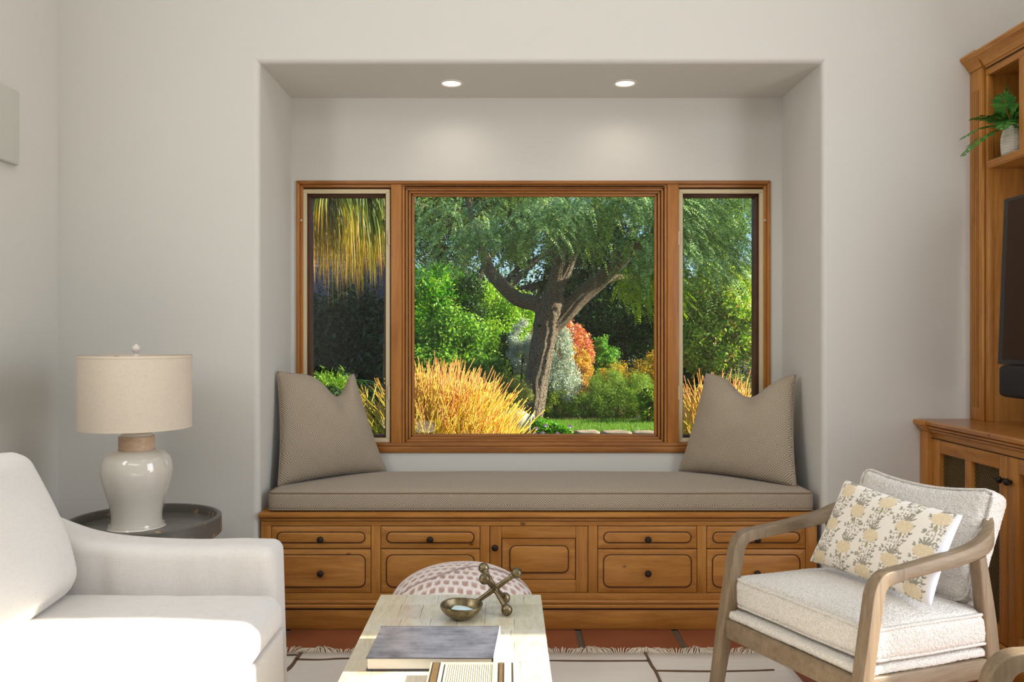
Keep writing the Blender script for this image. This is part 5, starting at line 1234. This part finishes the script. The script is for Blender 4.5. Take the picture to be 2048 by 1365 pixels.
Os = np.concatenate(Os); cen = np.array([1.2, 12.2, 2.6]); dirs = unit((Os-cen)*np.array([0.35, 0.35, 0.0])+RNG.normal(0, 0.5, Os.shape)*np.array([1, 1, 0.3])-np.array([0, 0.1, 0.35]))
kz = noise_mask = np.array([noise.noise(Vector(p)*1.1) for p in Os]); keep = kz > -0.09; Os, dirs = Os[keep], dirs[keep]
q, tt = pinnate_pts(Os, dirs, RNG.uniform(0.28, 0.46, len(Os)), 15, 0.062, 0.017, 0.35, 0.95, ldroop=0.25, jitter=0.12, start=0.08)
o = quads('crown', *q, m_leaf('feathery_leaf', [C(64, 110, 52), C(112, 156, 78), C(158, 190, 104), C(206, 224, 156), C(140, 186, 56)], 0.3), tree); o['kind'] = 'stuff'
# low bright spray on the right
Os = np.stack([RNG.uniform(1.5, 2.4, 260), RNG.uniform(11.0, 11.7, 260), RNG.uniform(1.65, 2.25, 260)], 1)
q, tt = pinnate_pts(Os, unit(RNG.normal(0, 0.5, Os.shape)+np.array([0.6, -0.2, -0.2])), 0.34, 14, 0.06, 0.018, 0.3, 0.95, ldroop=0.2, start=0.08)
o = quads('low_spray', *q, m_leaf('bright_feathery_leaf', [C(120, 164, 20), C(160, 190, 30), C(190, 206, 60)], 0.45), tree); o['kind'] = 'stuff'

# palm in the left casement: hanging leaflet curtains, gold at the tips
M_PALM = m_leaf('palm_leaf', [C(70, 96, 24), C(110, 126, 30), C(150, 140, 40)], 0.45, attr='tip', attr_cols=[(0.0, C(36, 62, 18)), (0.40, C(70, 104, 22)), (0.62, C(150, 156, 26)), (0.82, C(226, 178, 26)), (1.0, C(234, 150, 24))])
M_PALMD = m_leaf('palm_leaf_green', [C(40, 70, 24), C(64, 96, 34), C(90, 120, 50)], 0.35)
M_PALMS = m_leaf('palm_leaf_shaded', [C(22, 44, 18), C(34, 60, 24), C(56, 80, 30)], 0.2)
palm = thing('palm_tree', 'palm with long hanging fronds turning golden at the tips in the left casement', 'palm', (-2.42, 7.6, GZ))
def hang(O, Dr, L, rise, droop, nl, ll, parent, mat, name='frond', width=0.013, gold=1.0):
    O = Vector(O); Dr = Vector(Dr).normalized(); P = []
    for i in range(25):
        t = i/24; P.append(O+Dr*(L*t)+Vector((0, 0, rise*t-droop*t*t)))
    rach = tube(name, P, [0.022*(1-0.8*i/24) for i in range(25)], M_PALMD, parent, 6)
    idx = RNG.uniform(0.12, 1, nl); Pn = np.array(P); base = np.stack([np.interp(idx, np.linspace(0, 1, 25), Pn[:, k]) for k in range(3)], 1)
    s = np.cross(np.array(Dr), [0, 0, 1.0]); s = s/np.linalg.norm(s); sg = np.where(RNG.random(nl) < 0.5, 1, -1)[:, None]
    d0 = unit(s*sg*1.0+np.array(Dr)*0.5+RNG.normal(0, 0.18, (nl, 3))+np.array([0, 0, 0.15]))
    LL = ll*(0.55+0.6*np.sin(PI*np.clip(idx, 0, 1)**0.8))[:, None]*RNG.uniform(0.75, 1.15, (nl, 1)); ns_ = 6; rows = []
    for k in range(ns_+1):
        t = k/ns_; p = base+d0*LL*(0.42*math.sin(t*PI/2)**0.8)-np.array([0, 0, 1.0])*LL*(t**1.5)*0.92+RNG.normal(0, 0.004, (nl, 3))*t
        rows.append(p)
    wd0 = unit(np.cross(d0, [0, 0, 1.0]))*0.7+RNG.normal(0, 0.5, (nl, 3)); wd0 = unit(wd0)
    V = []; 
    for k in range(ns_+1):
        wk = width*(1-(k/ns_)**2.2)+0.0008; V.append(rows[k]-wd0*wk/2); V.append(rows[k]+wd0*wk/2)
    V = np.stack(V, 1).reshape(-1, 3); m2 = 2*(ns_+1); b = np.arange(nl)[:, None]*m2; q = []
    for k in range(ns_): q.append(np.concatenate([b+2*k, b+2*k+1, b+2*k+3, b+2*k+2], 1))
    loops = np.stack(q, 1).reshape(-1); at = np.tile(np.repeat(np.linspace(0, 1, ns_+1), 2), nl)*gold*np.repeat(RNG.uniform(0.6, 1.1, nl), m2)
    o = npobj('leaflets', V, loops, 4, mat, rach, at); o['kind'] = 'stuff'
limb2 = tube('trunk', catmull([(-2.40, 7.6, GZ-0.02), (-2.40, 7.6, 1.2), (-2.42, 7.6, 2.8)], 8), [0.19, 0.18, 0.18, 0.17, 0.17, 0.165, 0.16, 0.16, 0.16, 0.16, 0.16, 0.16, 0.16, 0.16, 0.17, 0.18, 0.15], m_plain('palm_bark', C(112, 84, 58), 0.95, var=0.3, vscale=14, nscale=30, nstr=0.8), palm, 16)
for i, (dx_, dy_, L, rise, droop, ll, g_) in enumerate([(1.0, -0.30, 1.20, 0.10, 0.38, 0.95, 1.05), (1.0, 0.0, 1.30, 0.18, 0.36, 0.95, 1.05), (0.9, -0.75, 1.25, 0.10, 0.42, 0.85, 1.05), (1.0, 0.40, 1.25, 0.16, 0.30, 0.80, 0.9), (0.55, -1.0, 1.2, 0.05, 0.40, 0.80, 1.05),
        (0.1, -1.0, 1.3, 0.10, 0.55, 0.75, 1.0), (-0.6, -0.8, 1.3, 0.3, 0.9, 0.8, 1.0), (-1.0, 0.0, 1.5, 0.4, 0.9, 0.8, 0.8), (0.3, 1.0, 1.4, 0.4, 0.7, 0.7, 0.6), (0.9, -0.15, 1.15, 0.35, 0.20, 0.70, 0.5), (0.85, -0.5, 1.3, 0.30, 0.25, 0.65, 0.5), (0.2, -0.8, 1.0, 0.4, 0.3, 0.7, 0.5), (1.0, -0.12, 1.30, 0.02, 0.55, 0.95, 1.1)]):
    hang((-2.42, 7.6, 2.78), (dx_, dy_, 0), L, rise, droop, 480, ll, palm, M_PALM, gold=g_)
# low palm fronds behind glass, shaded, and a spiky palm in the right casement
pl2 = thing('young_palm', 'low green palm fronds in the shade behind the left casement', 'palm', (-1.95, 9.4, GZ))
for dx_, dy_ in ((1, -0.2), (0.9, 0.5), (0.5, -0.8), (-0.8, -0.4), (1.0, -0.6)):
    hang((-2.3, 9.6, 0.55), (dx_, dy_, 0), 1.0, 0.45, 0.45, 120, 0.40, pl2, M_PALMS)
tube('trunk', [(-2.3, 9.6, GZ), (-2.3, 9.6, 0.6)], [0.11, 0.09], bpy.data.materials['palm_bark'], pl2, 12)
sp = thing('spiky_palm', 'spiky green fan leaved palm at the right edge of the right casement', 'palm', (3.05, 9.0, GZ))
def spikes(C0, n, L, parent, name, mat, spread, center=(-0.6, -0.2, 0.5), w_=0.018):
    d = unit(RNG.normal(0, spread, (n, 3))+np.array(center)); P = np.tile(np.array(C0, float), (n, 1)); s = unit(np.cross(d, RNG.normal(0, 1, (n, 3))))*w_/2; LL = L*RNG.uniform(0.8, 1.1, (n, 1)); dr = np.array([0, 0, -0.12])*LL
    return quads(name, P, P+d*LL*0.4+s, P+d*LL+dr, P+d*LL*0.4-s, mat, parent)
M_SPK = m_leaf('spiky_leaf', [C(70, 104, 40), C(100, 134, 56), C(140, 164, 80)], 0.25)
for c0, ce in (((2.95, 9.0, 0.78), (-0.9, -0.2, 0.2)), ((3.0, 9.1, 1.05), (-0.7, -0.3, 0.5)), ((3.05, 8.9, 0.95), (0.3, -0.5, 0.7)), ((2.98, 8.8, 0.6), (-0.8, -0.3, 0.0))): spikes(c0, 46, 0.50, sp, 'fan_leaf', M_SPK, 0.30, ce)
tube('trunk', [(3.05, 9.0, GZ), (3.02, 9.0, 0.9)], [0.09, 0.07], bpy.data.materials['palm_bark'], sp, 12)
sp2 = thing('spiky_palm', 'thin arching fronds at the upper left edge of the centre pane', 'palm', (-1.35, 9.2, GZ))
for c0, ce in (((-1.30, 9.2, 2.30), (0.55, -0.2, -0.75)), ((-1.28, 9.1, 2.15), (0.45, -0.2, -0.95)), ((-1.4, 9.2, 2.3), (-0.5, -0.2, -0.5))): spikes(c0, 30, 0.62, sp2, 'fan_leaf', M_PALMD, 0.16, ce, 0.014)
tube('trunk', [(-1.36, 9.3, GZ), (-1.33, 9.25, 2.35)], [0.07, 0.045], bpy.data.materials['palm_bark'], sp2, 12)

# pencil plant ("sticks") with green stems turning orange
M_STICK = m_leaf('pencil_stick', [C(200, 190, 60), C(224, 180, 60)], 0.25, 0.4, attr='tip', attr_cols=[(0.0, C(96, 140, 24)), (0.36, C(160, 190, 36)), (0.58, C(232, 216, 56)), (0.80, C(250, 190, 60)), (1.0, C(240, 126, 74))])
M_STICKG = m_leaf('pencil_stick_green', [C(110, 150, 40), C(150, 180, 60)], 0.25, 0.4, attr='tip', attr_cols=[(0.0, C(70, 116, 24)), (0.6, C(130, 170, 50)), (0.9, C(206, 180, 60)), (1.0, C(226, 130, 70))])
def pencil(name, label, hfun, x0, x1, y0, y1, nstem, mat, seed, r0=0.0062, rng_gen=4):
    rs = np.random.default_rng(seed); t = thing(name, label, 'succulent', ((x0+x1)/2, (y0+y1)/2, GZ))
    A = []; B = []; ta = []; tb = []
    for s in range(nstem):
        x, y = rs.uniform(x0, x1), rs.uniform(y0, y1); top = hfun(x)*rs.uniform(0.80, 1.02)
        base = np.array([x+(0.12)*( (x0+x1)/2-x), y, max(GZ, top-0.95)]); tips = [(base, np.array([(x-(x0+x1)/2)*0.10, 0, 1.0]), 0.0)]; kc = rs.uniform(0.78, 1.06)
        H = top-base[2]; gen = rng_gen; seg = H/ (gen+0.6)
        for g_ in range(gen+1):
            nxt = []
            for p, d, tt in tips:
                nb_ = 1 if g_ == 0 else (2 if rs.random() < 0.65 else 3) if g_ < gen else 1
                for b_ in range(nb_):
                    dd = d+rs.normal(0, 0.24 if nb_ > 1 else 0.06, 3); dd[2] = max(dd[2], 0.75); dd /= np.linalg.norm(dd)
                    q_ = p+dd*seg*rs.uniform(0.7, 1.15); A.append(p); B.append(q_); ta.append(tt*kc); tn = (q_[2]-base[2])/H; tb.append(tn*kc); nxt.append((q_, dd, tn))
            tips = nxt if len(nxt) < 26 else [nxt[i] for i in rs.permutation(len(nxt))[:26]]
    A, B, ta, tb = map(np.array, (A, B, ta, tb)); n = len(A); d = unit(B-A); s = unit(np.cross(d, np.array([0.3, 1.0, 0.1]))); u = np.cross(s, d)
    V = []; at = []
    for P_, tv in ((A, ta), (B, tb)):
        r = r0*(1-0.50*np.clip(tv, 0, 1))[:, None]
        for k in range(4): a = PI/2*k; V.append(P_+s*r*math.cos(a)+u*r*math.sin(a)); at.append(tv)
    V = np.stack(V, 1).reshape(-1, 3); at = np.clip(np.stack(at, 1).reshape(-1), 0, 1); b = np.arange(n)[:, None]*8; q = [np.concatenate([b+k, b+(k+1) % 4, b+4+(k+1) % 4, b+4+k], 1) for k in range(4)]+[np.concatenate([b+4, b+5, b+6, b+7], 1)]
    o = npobj('sticks', V, np.stack(q, 1).reshape(-1), 4, mat, t, at); o['kind'] = 'stuff'; return t
def hf(x):
    pts = [(-1.3, 0.62), (-0.72, 0.80), (-0.60, 0.96), (-0.52, 0.99), (-0.40, 0.92), (-0.27, 0.82), (-0.16, 0.70), (-0.10, 0.60), (-0.04, 0.50), (0.06, 0.32)]
    return float(np.interp(x, [p[0] for p in pts], [p[1] for p in pts]))
pencil('pencil_plant', 'large orange and yellow pencil stick succulent below the centre pane', hf, -0.74, -0.07, 5.6, 6.7, 205, M_STICK, 11, 0.0048)
pencil('pencil_plant', 'orange pencil stick succulent in the right casement beside the pillow', lambda x: 0.88-0.4*max(0, x-1.50), 1.36, 1.66, 5.7, 6.2, 44, M_STICK, 12, 0.0056)
pencil('pencil_plant', 'green pencil stick succulent with orange tips in the left casement beside the pillow', lambda x: 0.76, -1.22, -0.86, 5.6, 6.2, 22, M_STICKG, 13, 0.0085, 3)
# agave at the sill
ag = thing('agave', 'pale green agave leaves at the bottom left corner of the centre pane', 'succulent', (-0.66, 5.2, GZ))
M_AG = m_leaf('agave_leaf', [C(84, 146, 60), C(120, 176, 90), C(66, 128, 50)], 0.15, 0.5)
for k in range(14):
    a = 2*PI*k/14+0.2; el_ = 0.9+0.35*math.sin(k*1.7); L = 0.62; d = Vector((math.cos(a)*math.cos(el_), math.sin(a)*math.cos(el_), math.sin(el_))); b_ = Vector((-0.70, 5.15, 0.0)); s = d.cross(Vector((0, 0, 1))).normalized()
    V = []; 
    for i in range(9):
        t = i/8; wv2 = 0.055*(math.sin(PI*(0.18+0.80*t)))**0.8*(1-t**3)+0.0008; p = b_+d*(L*t)+Vector((0, 0, -0.06*t*t)); up_ = s.cross(d)
        V += [p-s*wv2+up_*wv2*0.35, p-up_*0.008, p+s*wv2+up_*wv2*0.35]
    Fc = [(i*3+k2, i*3+k2+1, i*3+4+k2, i*3+3+k2) for i in range(8) for k2 in range(2)]
    o = obj('leaf', V, Fc, M_AG, ag, True)

# urn lying on its side, petunias, edging stones, log
M_URN = m_plain('weathered_urn', C(206, 196, 176), 0.8, var=0.15, vscale=9, nscale=40, nstr=0.3)
ur = thing('garden_urn', 'pale stone urn lying on its side at the foot of the tree', 'urn', (X(1040, 10.9), 10.9, GZ+0.12))
prof = [(0.0, 0.0), (0.10, 0.005), (0.15, 0.05), (0.185, 0.13), (0.178, 0.22), (0.145, 0.30), (0.125, 0.335), (0.125, 0.36), (0.150, 0.372), (0.150, 0.385), (0.115, 0.385), (0.110, 0.33), (0.15, 0.2), (0.10, 0.04), (0, 0.03)]
uo = lathe('urn_body', prof, (0, 0, 0), M_URN, None, 40, 50)
uo.matrix_world = Matrix.Translation((X(1008, 10.9), 10.95, GZ+0.21)) @ Matrix.Rotation(math.radians(97), 4, 'Y') @ Matrix.Rotation(math.radians(12), 4, 'X')
mw = uo.matrix_world.copy(); uo.data.transform(mw); uo.matrix_world = Matrix.Identity(4); attach(uo, ur)
fl_ = thing('petunias', 'clump of green petunias with pink flowers at the edge of the lawn', 'flowers', (X(1100, 10.95), 10.95, GZ))
P = blob_pts([E(1088, 856, 10.95, 30, 14, 22), E(1120, 862, 10.95, 26, 11, 20)], 2600, 0.35, 40, 0.5); q = leaf_quads(P, 0.045, 0.6, (0, 0, 0.8)); o = quads('foliage', *q, m_leaf('petunia_leaf', [C(80, 146, 20), C(110, 180, 30), C(150, 200, 50)], 0.35), fl_); o['kind'] = 'stuff'
M_PET = m_plain('pink_petal', C(232, 200, 222), 0.7); M_PET2 = m_plain('pink_petal_centre', C(196, 110, 170), 0.7)
for (px, py, D) in ((1070, 867, 10.72), (1091, 851, 10.75), (1086, 866, 10.70), (1115, 867, 10.72), (1140, 853, 10.8), (1073, 857, 10.8), (1060, 871, 10.68)):
    c = TP(px, py, D-0.22); V = [c+Vector((0, -0.004, 0))]; r_ = 0.028
    for k in range(20): a = 2*PI*k/20; rr = r_*(0.86+0.14*math.cos(5*a)); V.append(c+Vector((rr*math.cos(a), -0.012+0.005*math.cos(a*2), rr*math.sin(a)*0.9)))
    f_ = obj('petals', V, [(0, 1+k, 1+(k+1) % 20) for k in range(20)], M_PET, fl_, True); sphere('flower_eye', c+Vector((0, -0.010, 0)), 0.006, M_PET2, f_, 8, 6)
M_STONE = m_plain('edging_stone', C(160, 140, 114), 0.9, var=0.3, vscale=8, nscale=40, nstr=0.5)
edge = thing('stone_edging', 'row of pale rounded stones edging the lawn', 'edging', (2.5, 11.15, GZ))
x = 0.52; rs = random.Random(4)
while x < 6.0:
    L = rs.uniform(0.32, 0.56); bm = bmesh.new(); bmesh.ops.create_icosphere(bm, subdivisions=3, radius=1.0)
    for v in bm.verts:
        c = v.co.copy(); v.co = Vector((math.copysign(abs(c.x)**0.45, c.x)*L/2, math.copysign(abs(c.y)**0.5, c.y)*0.11, math.copysign(abs(c.z)**0.5, c.z)*0.046)); v.co += Vector((1, 1, 1))*0.010*noise.noise(v.co*12+Vector((x, 0, 0)))
        v.co += Vector((x+L/2, 11.12+0.03*math.sin(x*3), GZ+0.015))
    me = bpy.data.meshes.new('stone'); bm.to_mesh(me); bm.free(); me.shade_smooth(); me.materials.append(M_STONE); o = bpy.data.objects.new('stone', me); COL.objects.link(o); attach(o, edge); x += L+0.012
lg = thing('driftwood_log', 'pale curved log lying under the shrubs at the right end of the lawn', 'log', (2.2, 12.75, GZ))
tube('log_body', catmull([TP(1262, 856, 12.75), TP(1268, 842, 12.75), TP(1290, 833, 12.75), TP(1335, 828, 12.8), TP(1380, 836, 12.9)], 6), 0.045, M_STONE, lg, 14)

# neighbouring house with shingle roof
hs = thing('neighbour_house', 'dark neighbouring house with shingled roof behind the palm', 'house', (-5.0, 17.5, GZ))
box('house_wall', -8.5, -2.55, 17.6, 22.0, GZ, 2.2, m_plain('dark_stucco', C(96, 84, 72), 0.9), hs)
M_SHG = m_plain('roof_shingle', C(104, 86, 84), 0.9, var=0.35, vscale=7)
r0_, r1_ = Vector((0, 17.1, 1.95)), Vector((0, 19.4, 3.55)); V = []; Fc = []
nrow = 17
for i in range(nrow):
    a = r0_.lerp(r1_, i/nrow); b = r0_.lerp(r1_, (i+1.25)/nrow); x = -8.9-(0.15 if i % 2 else 0); xr = -2.3-0.035*i
    while x < xr:
        w2 = RNG.uniform(0.16, 0.30); k = len(V); lz = RNG.uniform(0.02, 0.045)
        V += [(x, a.y, a.z+lz), (min(x+w2-0.012, xr), a.y, a.z+lz), (min(x+w2-0.012, xr), b.y, b.z+0.012), (x, b.y, b.z+0.012), (x, a.y, a.z), (min(x+w2-0.012, xr), a.y, a.z)]
        Fc += [(k, k+1, k+2, k+3), (k+4, k+5, k+1, k)]; x += w2
o = obj('shingles', V, Fc, M_SHG, hs); o['kind'] = 'stuff'
obj('roof_deck', [(-9, r0_.y, r0_.z-0.01), (-2.25, r0_.y, r0_.z-0.01), (-2.9, r1_.y, r1_.z-0.01), (-9, r1_.y, r1_.z-0.01), (-9, 22, 1.9), (-2.25, 22, 1.9)], [(0, 1, 2, 3), (3, 2, 5, 4), (1, 5, 2)], M_GLAZE, hs)
